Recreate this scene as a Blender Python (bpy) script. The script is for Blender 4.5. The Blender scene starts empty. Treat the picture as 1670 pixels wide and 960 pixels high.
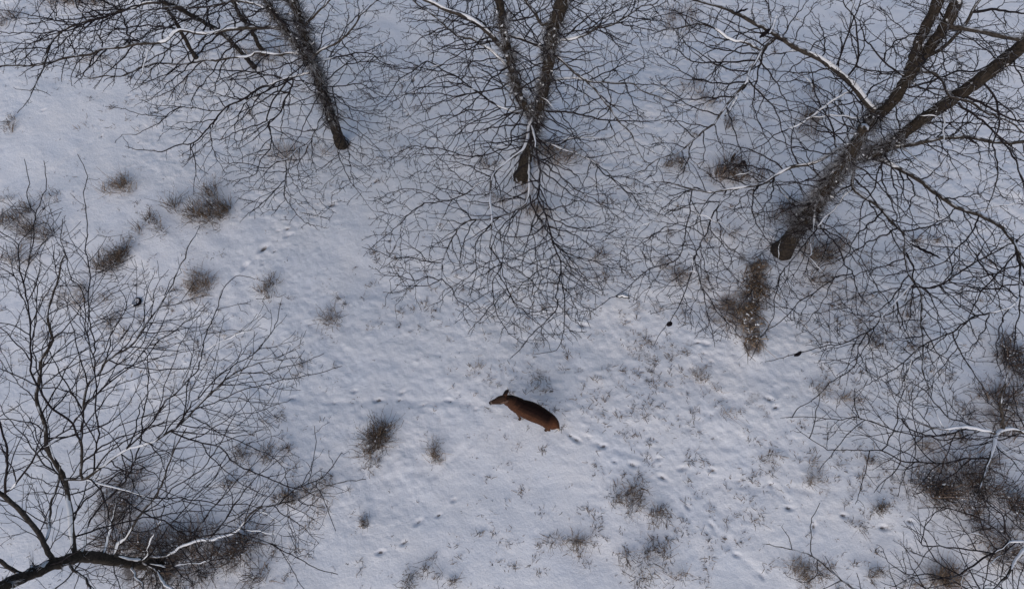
import bpy, math, random
import numpy as np
from mathutils import Vector
rad = math.radians
S = bpy.context.scene
COL = S.collection
rng = np.random.default_rng(7)
random.seed(7)

# ------------------------------------------------------------------ camera, sky, sun
W, H, F = 1670.0, 960.0, 1128.0
CAMH, TILT = 14.5, rad(26.0)
cam = bpy.data.objects.new('camera', bpy.data.cameras.new('camera'))
COL.objects.link(cam); S.camera = cam
cam.location = (0, 0, CAMH); cam.rotation_euler = (TILT, 0, 0)
cam.data.sensor_width = 36; cam.data.lens = 36 * F / W
cam.data.clip_end = 2000

SUN_EL, SUN_AZ = rad(33), rad(200)          # azimuth clockwise from the top of the picture
world = bpy.data.worlds.new('World'); S.world = world; world.use_nodes = True
wn = world.node_tree; bg = wn.nodes['Background']
sky = wn.nodes.new('ShaderNodeTexSky'); sky.sky_type = 'NISHITA'; sky.sun_disc = False
sky.sun_elevation = SUN_EL; sky.sun_rotation = SUN_AZ
sky.air_density = 1.0; sky.dust_density = 1.0; sky.ozone_density = 1.0
wn.links.new(sky.outputs[0], bg.inputs[0]); bg.inputs[1].default_value = 0.092
sl = bpy.data.lights.new('sun', 'SUN'); sl.energy = 1.3; sl.angle = rad(60); sl.color = (1.0, 0.90, 0.84)
sun = bpy.data.objects.new('sun', sl); COL.objects.link(sun)
d = Vector((math.sin(SUN_AZ) * math.cos(SUN_EL), math.cos(SUN_AZ) * math.cos(SUN_EL), math.sin(SUN_EL)))
sun.rotation_euler = d.to_track_quat('Z', 'Y').to_euler(); sun.location = d * 60
S.view_settings.view_transform = 'Standard'; S.view_settings.look = 'None'
S.view_settings.exposure = 0.2; S.view_settings.gamma = 1; S.view_settings.use_curve_mapping = False

# ------------------------------------------------------------------ helpers
ct, st = math.cos(TILT), math.sin(TILT)
def ray(px, py):
    x, y = (px - W / 2) / F, (H / 2 - py) / F
    return np.array([x, y * ct + st, y * st - ct])
def P(px, py, z=0.0):
    r = ray(px, py); t = (z - CAMH) / r[2]
    return np.array([r[0] * t, r[1] * t, z])
def z_at(px, py, Y):
    "height of the point on that sight line standing over ground distance Y"
    r = ray(px, py); return CAMH + r[2] * Y / r[1]
TILES = {'A': (0, 0), 'B': (555, 0), 'C': (1110, 0), 'D': (0, 320), 'E': (555, 320), 'F': (1110, 320),
         'G': (0, 640), 'H': (555, 640), 'I': (1110, 640)}
def px_of(seq):
    "a string-tagged list: tile letters switch the local origin of the coordinates that follow"
    out = []; o = (0, 0); s = 1.0
    for q in seq:
        if isinstance(q, str):
            o = TILES[q]; s = 1 / 2.982
        else:
            out.append((o[0] + q[0] * s, o[1] + q[1] * s))
    return out

class Noise:
    def __init__(self, seed, n=64):
        self.n = n; self.g = np.random.default_rng(seed).uniform(-1, 1, (n, n))
    def __call__(self, x, y):
        n = self.n; xi = np.floor(x).astype(int); yi = np.floor(y).astype(int)
        fx = x - xi; fy = y - yi; fx = fx * fx * (3 - 2 * fx); fy = fy * fy * (3 - 2 * fy)
        g = self.g; x0, x1, y0, y1 = xi % n, (xi + 1) % n, yi % n, (yi + 1) % n
        return (g[x0, y0] * (1 - fx) + g[x1, y0] * fx) * (1 - fy) + (g[x0, y1] * (1 - fx) + g[x1, y1] * fx) * fy
N1, N2, N3, N4, N5, N6 = [Noise(i, 97) for i in range(11, 17)]

def obj_from(name, v, f, mat=None, parent=None, smooth=True):
    me = bpy.data.meshes.new(name)
    v = np.asarray(v, dtype=np.float32).reshape(-1, 3)
    me.vertices.add(len(v)); me.vertices.foreach_set('co', v.ravel())
    if isinstance(f, np.ndarray):
        k = f.shape[1]; n = len(f)
        me.loops.add(n * k); me.loops.foreach_set('vertex_index', f.astype(np.int32).ravel())
        me.polygons.add(n); me.polygons.foreach_set('loop_start', np.arange(0, n * k, k, dtype=np.int32))
        me.polygons.foreach_set('loop_total', np.full(n, k, dtype=np.int32))
        me.update(calc_edges=True); me.validate()
    else:
        me.clear_geometry(); me.from_pydata([tuple(p) for p in v.tolist()], [], f)
    me.polygons.foreach_set('use_smooth', np.full(len(me.polygons), smooth))
    if mat: me.materials.append(mat)
    o = bpy.data.objects.new(name, me); COL.objects.link(o)
    if parent: o.parent = parent; o.matrix_parent_inverse.identity()
    return o

class MB:
    "collects tubes (quads) in world space"
    def __init__(self): self.v = []; self.f = []; self.n = 0
    def tube(self, pts, r, sides=4, cap=False, wob=0):
        pts = np.asarray(pts, float); m = len(pts)
        if m < 2: return
        r = np.asarray(r, float) * np.ones(m)
        t = np.gradient(pts, axis=0); t /= np.linalg.norm(t, axis=1)[:, None] + 1e-9
        ref = np.array([0.31, 0.22, 0.92]) if abs(t[:, 2]).mean() < 0.75 else np.array([0.95, 0.3, 0.05])
        a = np.cross(t, ref); a /= np.linalg.norm(a, axis=1)[:, None] + 1e-9
        b = np.cross(t, a)
        th = np.arange(sides) * 2 * math.pi / sides
        rr = r[:, None] * np.ones(sides)
        if wob: rr = rr * (1 + wob * rng.normal(size=(m, sides)))
        ring = pts[:, None, :] + rr[:, :, None] * (np.cos(th)[None, :, None] * a[:, None, :] + np.sin(th)[None, :, None] * b[:, None, :])
        self.v.append(ring.reshape(-1, 3))
        i = np.arange(m - 1)[:, None] * sides + np.arange(sides)[None, :]
        j = np.arange(m - 1)[:, None] * sides + (np.arange(sides)[None, :] + 1) % sides
        q = np.stack([i, j, j + sides, i + sides], -1).reshape(-1, 4) + self.n
        self.f.append(q); self.n += m * sides
        if cap:
            for k, c in ((0, pts[0]), (m - 1, pts[-1])):
                base = self.n; self.v.append(c[None, :]); self.n += 1
                idx = self.f[-1].min() if False else None
                s0 = base - m * sides + k * sides if k == 0 else None
            # caps left to end radii near zero
    def strips(self, base, tip, mid, w0, w1, side):
        "many blades at once: each two crossed quads along base-mid-tip"
        n = len(base)
        a = side * w0[:, None]; b = side * w1[:, None]
        v = np.stack([base - a, base + a, mid - a * .8, mid + a * .8, tip - b, tip + b], 1)
        self.v.append(v.reshape(-1, 3)); o = np.arange(n)[:, None] * 6 + self.n
        self.f.append(np.concatenate([o + np.array([0, 1, 3, 2]), o + np.array([2, 3, 5, 4])])); self.n += n * 6
    def spikes(self, p, dirv, L, r):
        "thin three-sided thorns, all at once"
        p = np.asarray(p); n = len(p)
        if n == 0: return
        dv = dirv / (np.linalg.norm(dirv, axis=1)[:, None] + 1e-9)
        ref = np.tile([0.3, 0.5, 0.81], (n, 1)); a = np.cross(dv, ref); a /= np.linalg.norm(a, axis=1)[:, None] + 1e-9
        b = np.cross(dv, a); r = np.asarray(r) * np.ones(n); L = np.asarray(L) * np.ones(n)
        vs = []
        for k in range(3):
            vs.append(p + r[:, None] * (math.cos(k * 2.094) * a + math.sin(k * 2.094) * b))
        tip = p + dv * L[:, None]
        for k in range(3):
            vs.append(tip + 0.25 * r[:, None] * (math.cos(k * 2.094) * a + math.sin(k * 2.094) * b))
        self.v.append(np.stack(vs, 1).reshape(-1, 3)); o = np.arange(n)[:, None] * 6 + self.n
        self.f.append(np.concatenate([o + np.array(q) for q in ([0, 1, 4, 3], [1, 2, 5, 4], [2, 0, 3, 5])])); self.n += n * 6
    def build(self, name, mat, parent=None, smooth=True):
        if not self.v: return None
        v = np.concatenate(self.v)
        if parent is not None:
            q = parent; off = np.zeros(3)
            while q is not None: off += np.array(q.location); q = q.parent
            v = v - off
        return obj_from(name, v, np.concatenate(self.f), mat, parent, smooth)

def tag(o, label=None, cat=None, group=None, kind=None):
    if label: o['label'] = label
    if cat: o['category'] = cat
    if group: o['group'] = group
    if kind: o['kind'] = kind
def empty(name, loc):
    o = bpy.data.objects.new(name, None); COL.objects.link(o); o.location = [float(c) for c in loc]; return o

# ------------------------------------------------------------------ materials
def nt(name):
    m = bpy.data.materials.new(name); m.use_nodes = True; t = m.node_tree
    return m, t, t.nodes['Principled BSDF']
def N(t, kind, **kw):
    n = t.nodes.new(kind)
    for k, v in kw.items():
        if k in ('Scale', 'Detail', 'Roughness', 'Distortion', 'Strength', 'Distance'): n.inputs[k].default_value = v
        else: setattr(n, k, v)
    return n
def ramp(t, src, stops):
    r = t.nodes.new('ShaderNodeValToRGB'); e = r.color_ramp.elements
    while len(e) > 1: e.remove(e[0])
    e[0].position, e[0].color = stops[0][0], (*stops[0][1], 1)
    for p, c in stops[1:]:
        q = e.new(p); q.color = (*c, 1)
    t.links.new(src, r.inputs[0]); return r
def mix(t, fac, a, b):
    m = t.nodes.new('ShaderNodeMix'); m.data_type = 'RGBA'
    for s, x in ((0, fac), (6, a), (7, b)):
        if isinstance(x, bpy.types.NodeSocket): t.links.new(x, m.inputs[s])
        else: m.inputs[s].default_value = x if s == 0 else (*x, 1)
    return m.outputs[2]
def math_(t, op, a, b=None, clamp=False):
    m = t.nodes.new('ShaderNodeMath'); m.operation = op; m.use_clamp = clamp
    for s, x in ((0, a), (1, b)):
        if x is None: continue
        if isinstance(x, bpy.types.NodeSocket): t.links.new(x, m.inputs[s])
        else: m.inputs[s].default_value = x
    return m.outputs[0]

def bark_mat(name, c0, c1, snow_lo=.55, snow_hi=.8, snow_amt=.0, scale=30):
    m, t, b = nt(name); tc = t.nodes.new('ShaderNodeNewGeometry')
    n = N(t, 'ShaderNodeTexNoise', Scale=scale, Detail=5); t.links.new(tc.outputs['Position'], n.inputs['Vector'])
    col = ramp(t, n.outputs[0], [(.3, c0), (.7, c1)]).outputs[0]
    n2 = N(t, 'ShaderNodeTexNoise', Scale=7, Detail=4); t.links.new(tc.outputs['Position'], n2.inputs['Vector'])
    sx = t.nodes.new('ShaderNodeSeparateXYZ'); t.links.new(tc.outputs['Normal'], sx.inputs[0])
    s = math_(t, 'ADD', sx.outputs[2], math_(t, 'MULTIPLY', math_(t, 'SUBTRACT', n2.outputs[0], .5), 1.6))
    mr = t.nodes.new('ShaderNodeMapRange'); t.links.new(s, mr.inputs[0])
    mr.inputs[1].default_value = snow_lo; mr.inputs[2].default_value = snow_hi; mr.inputs[4].default_value = snow_amt
    col = mix(t, mr.outputs[0], col, (.72, .74, .78))
    t.links.new(col, b.inputs['Base Color']); b.inputs['Roughness'].default_value = .9; b.inputs['Specular IOR Level'].default_value = .15
    bp = N(t, 'ShaderNodeBump', Strength=.6, Distance=.02); t.links.new(n.outputs[0], bp.inputs['Height']); t.links.new(bp.outputs[0], b.inputs['Normal'])
    return m
M = {}
M['bark'] = bark_mat('bark', (.012, .010, .008), (.058, .045, .035), .6, .75, .85, 22)
M['limb'] = bark_mat('limb_bark', (.02, .016, .014), (.08, .067, .056), .85, 1.1, .8, 26)
M['twig'] = bark_mat('twig_bark', (.012, .010, .012), (.033, .026, .026), 1.02, 1.3, .4, 18)
M['thorn'] = bark_mat('thorn', (.014, .009, .008), (.06, .042, .035), .6, 1.0, .8, 14)
M['pod'] = bark_mat('pod', (.006, .004, .006), (.016, .011, .012), 1.4, 1.6, 0, 20)
def plant_mat(name, c0, c1, c2):
    m, t, b = nt(name); g = t.nodes.new('ShaderNodeNewGeometry')
    col = ramp(t, g.outputs['Random Per Island'], [(0, c0), (.45, c1), (1, c2)]).outputs[0]
    t.links.new(col, b.inputs['Base Color']); b.inputs['Roughness'].default_value = .9; b.inputs['Specular IOR Level'].default_value = .1
    return m
M['dry'] = plant_mat('dry_grass', (.07, .046, .03), (.19, .13, .088), (.40, .30, .21))
M['weed'] = plant_mat('dead_weed', (.048, .034, .025), (.13, .093, .067), (.30, .225, .165))
M['brush'] = plant_mat('brush', (.035, .026, .021), (.11, .08, .063), (.28, .21, .165))
def snow_mat(name, attr):
    m, t, b = nt(name); g = t.nodes.new('ShaderNodeNewGeometry')
    n = N(t, 'ShaderNodeTexNoise', Scale=1.1, Detail=6, Roughness=.6); t.links.new(g.outputs['Position'], n.inputs['Vector'])
    col = ramp(t, n.outputs[0], [(.3, (.79, .81, .85)), (.7, (.87, .86, .86))]).outputs[0]
    if attr:
        a = t.nodes.new('ShaderNodeAttribute'); a.attribute_name = 'litter'
        n3 = N(t, 'ShaderNodeTexNoise', Scale=22, Detail=6, Roughness=.75); t.links.new(g.outputs['Position'], n3.inputs['Vector'])
        n4 = N(t, 'ShaderNodeTexNoise', Scale=60, Detail=3); t.links.new(g.outputs['Position'], n4.inputs['Vector'])
        soil = ramp(t, n4.outputs[0], [(.3, (.045, .034, .028)), (.55, (.12, .09, .07)), (.75, (.26, .21, .17))]).outputs[0]
        f = math_(t, 'MULTIPLY', math_(t, 'SUBTRACT', math_(t, 'ADD', a.outputs['Fac'], math_(t, 'MULTIPLY', n3.outputs[0], .9)), .82), 3.2, True)
        f = math_(t, 'MULTIPLY', f, .85)
        col = mix(t, f, col, soil)
    t.links.new(col, b.inputs['Base Color']); b.inputs['Roughness'].default_value = .75; b.inputs['Specular IOR Level'].default_value = .2
    n2 = N(t, 'ShaderNodeTexNoise', Scale=14, Detail=8, Roughness=.7); t.links.new(g.outputs['Position'], n2.inputs['Vector'])
    bp = N(t, 'ShaderNodeBump', Strength=.5, Distance=.05); t.links.new(n2.outputs[0], bp.inputs['Height']); t.links.new(bp.outputs[0], b.inputs['Normal'])
    return m
M['ground'] = snow_mat('ground_snow', True)
M['snow'] = snow_mat('branch_snow', False)

# ------------------------------------------------------------------ what lies where on the ground
# px, py, half width px, half height px, kind, density, label
TUFTS = [
 (203,302,34,16,'dry',1.0,'brown grass tuft left of the twin tuft, nearest the two upright shoots'),
 (338,345,26,34,'weed',1.6,'tall brown weed clump in open snow below the upper left tree'),
 (372,352,12,22,'weed',.8,'narrow weed clump leaning against the tall brown clump\'s right side'),
 (243,380,16,20,'weed',.9,'small dark tuft between the tan tuft above and the wide tuft below'),
 (192,425,26,30,'weed',1.4,'wide dark brown weed clump above the black ring'),
 (24,368,30,30,'weed',1.4,'shaggy brown clump at the left edge behind upright shoots'),
 (15,325,12,8,'weed',.5,'faint low tuft just above the shaggy clump at the left edge'),
 (85,320,16,7,'weed',.5,'flat sprig between the left edge clump and the tan tuft'),
 (316,472,24,30,'dry',1.2,'soft tan tuft right of the black ring'),
 (143,488,22,22,'dry',1.0,'soft brown tuft left of the black ring, among upright shoots'),
 (190,522,20,18,'dry',.6,'pale thin tuft directly below the black ring'),
 (54,418,12,16,'dry',.6,'thin tan tuft below the shaggy clump at the left edge'),
 (432,474,24,14,'weed',.8,'dark streaky weed lying slantwise in open snow left of centre'),
 (365,540,14,10,'dry',.4,'faint greenish tuft among the twig tips below the streaky weed'),
 (543,518,26,11,'dry',1.0,'flat tan grass tuft nearest the centre of the open snow'),
 (605,718,36,24,'weed',1.8,'large three-headed grass clump left of the deer'),
 (612,758,14,10,'weed',.6,'small tuft at the foot of the large three-headed clump'),
 (711,736,20,18,'dry',1.1,'round upright tuft between the large clump and the deer'),
 (588,856,12,12,'weed',.7,'small round weed alone in the lower left open snow'),
 (658,945,16,18,'weed',.7,'tall thin weed at the bottom edge left of centre'),
 (696,925,14,12,'weed',.5,'low dark weed just right of the tall thin bottom weed'),
 (728,942,18,8,'weed',.7,'flat weed at the bottom edge with a long stalk to its right'),
 (1014,815,24,22,'weed',1.2,'slanting brown tuft, left one of the pair below the deer\'s back trail'),
 (1055,832,28,10,'weed',1.0,'sprawling dark tuft, right one of the pair below the back trail'),
 (1080,850,16,8,'weed',.6,'small dark tuft under the sprawling one of the pair'),
 (938,882,30,12,'dry',1.3,'flat spiky grass tuft alone near the bottom centre'),
 (1076,930,34,26,'weed',1.0,'loose many-stemmed weed at the bottom right of centre'),
 (1140,612,18,12,'dry',.8,'small brown tuft in open snow right of the deer'),
 (1362,650,22,12,'dry',.9,'low tan tuft beneath the leftmost twigs of the right hand tree'),
 (785,596,10,8,'dry',.4,'tiny tuft above and left of the deer\'s head'),
 (883,632,18,12,'weed',.5,'faint grey weed just above the deer\'s back'),
 (1200,282,32,20,'brush',1.6,'dark round nest of brush with two black pods left of the biggest trunk'),
 (1312,185,22,26,'weed',1.0,'dark tuft seen through the right tree\'s left limb'),
 (1098,268,20,16,'weed',.9,'brown tuft beyond the middle tree\'s right twigs'),
 (1190,205,14,12,'weed',.6,'small tuft above the dark round nest of brush'),
 (1176,382,16,12,'dry',.8,'tan tuft under the snowy limb left of the biggest trunk'),
 (1340,415,34,30,'weed',1.6,'matted weeds spread at the right foot of the biggest trunk'),
 (1285,352,30,14,'brush',1.2,'dark brush tucked at the left side of the biggest trunk'),
 (1105,448,26,20,'dry',1.0,'pale tuft under the twigs left of the long draped clump'),
 (1642,585,24,34,'brush',1.6,'dark shaggy bush near the right edge, level with the draped clump'),
 (1528,792,50,26,'brush',2.2,'long low brown thicket below the snow-white limb on the right'),
 (1600,800,40,34,'brush',1.8,'thicket at the right edge joining the long low thicket'),
 (1625,672,44,26,'brush',1.6,'brown brush behind the snow-white limb at the right edge'),
 (1500,723,30,8,'dry',1.0,'flat tan strip of grass left of the snow-white limb'),
 (1560,706,18,9,'weed',.8,'small brush patch hanging just above the snow-white limb\'s left end'),
 (1620,880,40,30,'brush',1.2,'grey brush under the snowy fan of branches in the bottom right corner'),
 (1535,945,44,18,'dry',1.6,'matted tan grass on the bottom edge near the right corner'),
 (1424,928,20,10,'weed',.8,'small weed left of the matted grass at the bottom right'),
 (1312,925,26,24,'dry',1.2,'upright tan weed behind the forked bare twig at the bottom'),
 (1443,826,16,10,'weed',1.0,'dark little tuft left of the long low thicket'),
 (1396,857,14,7,'weed',.6,'spidery sprig right of the forked bare twig'),
 (1330,778,18,18,'dry',.9,'slanting straw-coloured tuft above the forked bare twig'),
 (1416,758,14,10,'weed',.7,'small dark tuft under the looping twigs of the right hand tree'),
 (1272,742,14,12,'weed',.6,'pair of slanted dark stalks beside the back trail'),
 (1180,665,16,10,'dry',.5,'thin reddish tuft above the back trail right of the deer'),
 (382,912,38,32,'brush',2.0,'big round brown thicket on the bottom edge right of the leaning trunk'),
 (262,905,60,34,'brush',2.2,'wide dark thicket beneath the leaning trunk\'s snowy fork'),
 (188,835,30,36,'brush',1.8,'dark brush behind the leaning trunk\'s upright limbs'),
 (312,870,20,16,'brush',1.0,'small brush clump between the two big bottom left thickets'),
 (476,808,22,18,'weed',1.0,'brown weed in the lower left, right of the snowy fork\'s long branch'),
 (532,806,16,24,'dry',.9,'tall tan tuft at the tips of the lower left tree\'s twigs'),
 (440,745,18,16,'dry',.9,'yellowish tuft under the lower left tree\'s arching twigs'),
 (396,744,16,12,'weed',.7,'grey tuft next to the yellowish tuft under the arching twigs'),
 (366,787,14,10,'weed',.6,'small grey weed below the two tufts under the arching twigs'),
 (476,252,32,10,'dry',1.2,'flat tan grass left of the upper left trunk\'s foot'),
 (905,252,44,16,'dry',1.5,'wide tan grass mat right of the middle trunk\'s foot'),
 (795,272,16,10,'weed',.8,'dark tuft left of the middle trunk\'s foot'),
 (874,345,16,26,'dry',1.3,'yellow-brown tuft directly below the middle trunk'),
 (812,325,12,16,'dry',.8,'narrow tuft below and left of the middle trunk'),
 (962,420,20,7,'weed',.8,'flat dark sprig under the middle tree\'s lower right twigs'),
 (432,92,26,11,'dry',1.1,'brown grass at the foot of the thorny slender trunk at the top left'),
 (110,6,36,7,'dry',1.2,'tan grass strip on the top edge at the far left'),
 (160,2,24,6,'weed',1.0,'darker tuft on the top edge right of the tan strip'),
 (148,92,16,10,'dry',.7,'faint tan patch beneath the upper left arching branches'),
 (14,35,16,14,'weed',.8,'grey tuft in the top left corner'),
 (22,205,10,16,'weed',.7,'thin upright weed near the left edge below the branches'),
 (560,490,10,7,'weed',.3,'tiny speck of grass just above the flat tan central tuft'),
 (1505,388,18,10,'weed',.7,'small dark tuft below the long curved limb at the right'),
 (1420,560,26,12,'weed',.8,'thin weeds under the crossing twigs right of the draped clump'),
 (1330,630,20,12,'weed',.5,'sparse weed right of the draped clump\'s lower end'),
 (1475,500,16,12,'weed',.6,'faint weed where several twigs cross on the right'),
 (990,455,8,8,'weed',.5,'small dark knot of weed left of the snow-capped pod on the snow'),
 (494,605,12,12,'dry',.5,'pale tuft at the rightmost tips of the lower left tree'),
 (1130,150,16,30,'dry',.7,'brownish patch of grass at the top between the middle and right trees'),
 (1110,40,20,26,'dry',.7,'tan patch on the top edge between the middle and right trees'),
]
DRAPED = [(1236,435),(1230,470),(1222,505),(1218,540),(1224,562)]
trails = [  # px, py, angle in the picture (deg, 0 = right), size
 (437,633,10,.9),(476,649,10,1),(545,657,10,1),(500,641,10,.7),(577,638,8,1.1),(617,652,8,1.1),(612,654,8,.8),(655,640,8,.9),(651,652,8,1),(690,660,8,1.1),
 (730,652,8,1.1),(776,667,10,1.1),(735,654,5,.7),(628,636,5,.6),
 (940,716,-25,1.3),(930,710,-25,.9),(960,712,-40,.7),(984,727,-28,1.3),(975,722,-28,.9),(1032,757,-20,1.3),(1002,752,-10,.7),(1074,747,-12,1),(1080,778,-40,1.1),
 (1077,759,-20,.8),(1113,763,-10,1.2),(1162,766,-15,1.2),(1205,785,-15,1),(1207,784,-15,.7),(1258,789,-30,1.2),(1252,800,-30,.9),(1286,828,-35,1.2),(1161,855,-40,1.2),
 (1201,904,-40,1.2),(1243,937,-40,1.2),(1122,826,-35,1.2),(1118,823,-35,.8),(1328,858,-70,1.3),(1255,650,-15,1.3),(1265,664,-5,1),
 (540,334,30,1.3),(547,335,20,.9),(544,345,20,.9),(510,355,30,1),(503,352,30,.8),(468,373,25,1.2),(470,383,30,1.3),(454,377,25,.8),(429,405,35,1.5),(400,433,50,1.5),(396,440,50,1),(447,410,30,.6),(428,430,40,.8),
 (674,130,60,1.4),(673,152,40,1.2),(660,182,50,1.1),(664,188,40,1.1),(612,296,40,1.2),(623,73,40,1),(612,75,40,1),(635,210,30,.8),(165,222,80,1.2),(70,180,20,.7),(210,156,10,.8),
 (740,815,20,1.1),(715,840,25,1.1),(682,851,20,1.1),(658,885,20,1),(620,900,15,1),(1441,860,0,1.2),(1485,850,-10,1.2),(1376,840,0,.9),
 (1150,560,-20,1.2),(1138,558,-20,1.2),(1148,576,-25,1.1),(950,530,0,1.2),(1024,522,0,1.2),(635,392,20,.8),
 (900,510,20,.9),(870,480,20,.8),(1420,600,30,.9),(1445,520,40,.9),(1160,590,-20,.9),(1175,165,40,1),(1140,150,40,1)]
grooves = [[(1160,857),(1205,905),(1250,945)],[(920,700),(985,728),(1060,750)],[(1205,786),(1235,800)],[(1258,790),(1300,830)],
 [(460,648),(560,655),(700,652),(790,662)],[(700,780),(760,730),(800,690)],[(782,790),(800,750),(830,700)],[(1120,700),(1190,660)],[(60,300),(150,230)],[(1225,790),(1330,800)],[(1110,650),(1140,668)]]

# ------------------------------------------------------------------ snow ground, modelled relief
def tail(a, b, n): return a + (b - a) * (np.linspace(0, 1, n) ** 2.2)
fx = np.arange(-16.5, 16.5, .034); fy = np.arange(-.6, 20.6, .034)
gx = np.concatenate([tail(-16.5, -160, 34)[:0:-1], fx, tail(fx[-1], 160, 34)[1:]])
gy = np.concatenate([tail(-.6, -150, 30)[:0:-1], fy, tail(fy[-1], 190, 34)[1:]])
def relief(X, Y):
    z = .11 * N1(X * .23 + 3, Y * .23 + 9) + .05 * N2(X * .7, Y * .7) + .02 * N3(X * 1.9 + Y * .5, Y * 2.2)
    pat = np.clip(N4(X * .35 + 5, Y * .35) * 1.3 + .45, 0, 1)
    z = z + pat * (.010 * N5(X * 5.3 + Y, Y * 5.9 - X * 1.7) + .005 * N1(X * 3.1, Y * 2.7 + X) + .011 * N6(X * 11, Y * 12.1 + X * 2)) + .006 * N2(X * 7 - Y * 3, Y * 8 + X * 2)
    return z
def gz(x, y): return float(relief(np.array([x * 1.0]), np.array([y * 1.0]))[0])
def G(px, py):
    p = P(px, py, 0)
    for _ in range(3): p = P(px, py, gz(p[0], p[1]))
    return p
GX, GY = np.meshgrid(gx, gy, indexing='ij')
Z = relief(GX, GY); L = np.zeros_like(Z)
def window(x, y, R):
    i0, i1 = np.searchsorted(gx, [x - R, x + R]); j0, j1 = np.searchsorted(gy, [y - R, y + R])
    return slice(i0, i1), slice(j0, j1)
def stamp(px, py, ang, s):
    s *= random.uniform(.75, 1.3); ang += random.gauss(0, 14); dk_ = random.uniform(.35, .95)
    p = G(px, py); w = window(p[0], p[1], .5)
    dx, dy = GX[w] - p[0], GY[w] - p[1]; a = rad(ang)
    s = s * .7; u = (dx * math.cos(a) + dy * math.sin(a)) / (.085 * s); v = (-dx * math.sin(a) + dy * math.cos(a)) / (.042 * s)
    q = u * u + v * v
    Z[w] += -.075 * s * np.exp(-q * 1.0) + .008 * np.exp(-(np.sqrt(q) - 1.9) ** 2 * 3)
    L[w] = np.maximum(L[w], dk_ * np.exp(-q * .9))
    for e in range(1, 5):
        qq = ((dx - math.cos(a) * .05 * e) ** 2 + (dy - math.sin(a) * .05 * e) ** 2) / .03 ** 2; Z[w] -= .012 * s * (1 - e / 5) * np.exp(-qq)
for t in trails: stamp(*t)
def groove(pts, depth=.02, wd=.07, lit=0):
    Q = [G(*p) for p in pts]
    for a, b in zip(Q[:-1], Q[1:]):
        n = max(2, int(np.linalg.norm(b - a) / .05))
        for k in range(n):
            p = a + (b - a) * k / n; w = window(p[0], p[1], wd * 3)
            q = ((GX[w] - p[0]) ** 2 + (GY[w] - p[1]) ** 2) / wd ** 2
            e = np.exp(-q)
            Z[w] -= depth * e * .35
            if lit: L[w] = np.maximum(L[w], lit * e)
for g in grooves: groove(g)
def patch(x, y, rx, ry, amt, dz):
    w = window(x, y, max(rx, ry) * 2.2)
    q = ((GX[w] - x) / rx) ** 2 + ((GY[w] - y) / ry) ** 2
    e = np.exp(-q * 1.1) * (1 + .5 * N5(GX[w] * 4, GY[w] * 4))
    L[w] = np.maximum(L[w], amt * e); Z[w] += dz * e
def pxm(py, z=0): r = ray(W / 2, py); return F * 1.0 / ((CAMH - z) / -r[2])      # pixels per metre at that row
for (px, py, hw, hh, kind, dens, lab) in TUFTS:
    p = G(px, py); k = pxm(py)
    patch(p[0], p[1], hw * .95 / k, hh * .9 / k, {'dry': .40, 'weed': .42, 'brush': .50}[kind] * min(1.15, .6 + .4 * dens), .02)
for (px, py) in DRAPED:
    p = G(px, py); patch(p[0], p[1], .35, .35, .75, .10)
for (px, py, r, a) in [(1268,402,.3,.7),(1290,412,.3,.6),(560,236,.25,.75),(850,287,.3,.75),(1195,492,.55,.55),(1210,480,.4,.7),(1175,500,.5,.45),(557,238,.3,.5),(850,288,.4,.55),(1275,412,.35,.5),(1300,395,.5,.6),(1232,450,.3,.5),(250,915,.9,.7),
                       (1560,800,1.2,.42),(1600,680,.9,.4),(1540,940,.8,.42),(300,900,1.3,.45),(180,850,.8,.42),(1270,350,.5,.45),(560,250,.6,.35),(900,255,.8,.36),(1215,420,.4,.45)]:
    p = G(px, py); patch(p[0], p[1], r, r * .8, a, -.02)
# small dusting of bare specks, denser right of centre as in the photograph
dens_map = np.clip(N4(GX * .45 + 2, GY * .45 + 7) * .6 + .25, 0, 1)
spk = np.clip(N5(GX * 6.1, GY * 6.6) + N6(GX * 13.7, GY * 14.1) - 1.05, 0, 1) * 1.1 * dens_map
L = np.maximum(L, np.clip(spk, 0, .5))
rmask = np.zeros_like(L)
for (cx, cy, sx, sy, dn) in [(1000,590,230,90,.9),(1250,650,130,80,.8),(1050,700,190,70,.6),(1130,420,160,160,.8),(950,300,330,120,.6),(250,470,260,170,.7),(1400,500,240,180,.8),(1480,820,200,120,.7),(900,880,400,80,.35),(450,780,120,140,.6),(600,200,300,160,.5)]:
    p = G(cx, cy); k_ = F * ct / CAMH * .8; rmask = np.maximum(rmask, dn * np.exp(-((GX - p[0]) / (sx / k_)) ** 2 - ((GY - p[1]) / (sy / k_)) ** 2))
thin = np.clip(N3(GX * 3.3 + 8, GY * 3.1) * .8 + N5(GX * 7.3, GY * 8.1 + 4) * .5 + .05, 0, 1) * rmask
L = np.maximum(L, np.clip(thin * .75, 0, .46)); Z += -.012 * thin
nx, ny = len(gx), len(gy)
V = np.stack([GX, GY, Z], -1).reshape(-1, 3)
ii = np.arange(nx - 1)[:, None] * ny + np.arange(ny - 1)[None, :]
Fq = np.stack([ii, ii + ny, ii + ny + 1, ii + 1], -1).reshape(-1, 4)
ground = obj_from('snow_ground', V, Fq, M['ground'])
at = ground.data.attributes.new('litter', 'FLOAT', 'POINT'); at.data.foreach_set('value', L.astype(np.float32).ravel())
tag(ground, kind='structure')
def surf(x, y):
    i = int(np.clip(np.searchsorted(gx, x), 1, nx - 1)); j = int(np.clip(np.searchsorted(gy, y), 1, ny - 1)); return float(Z[i, j])

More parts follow.
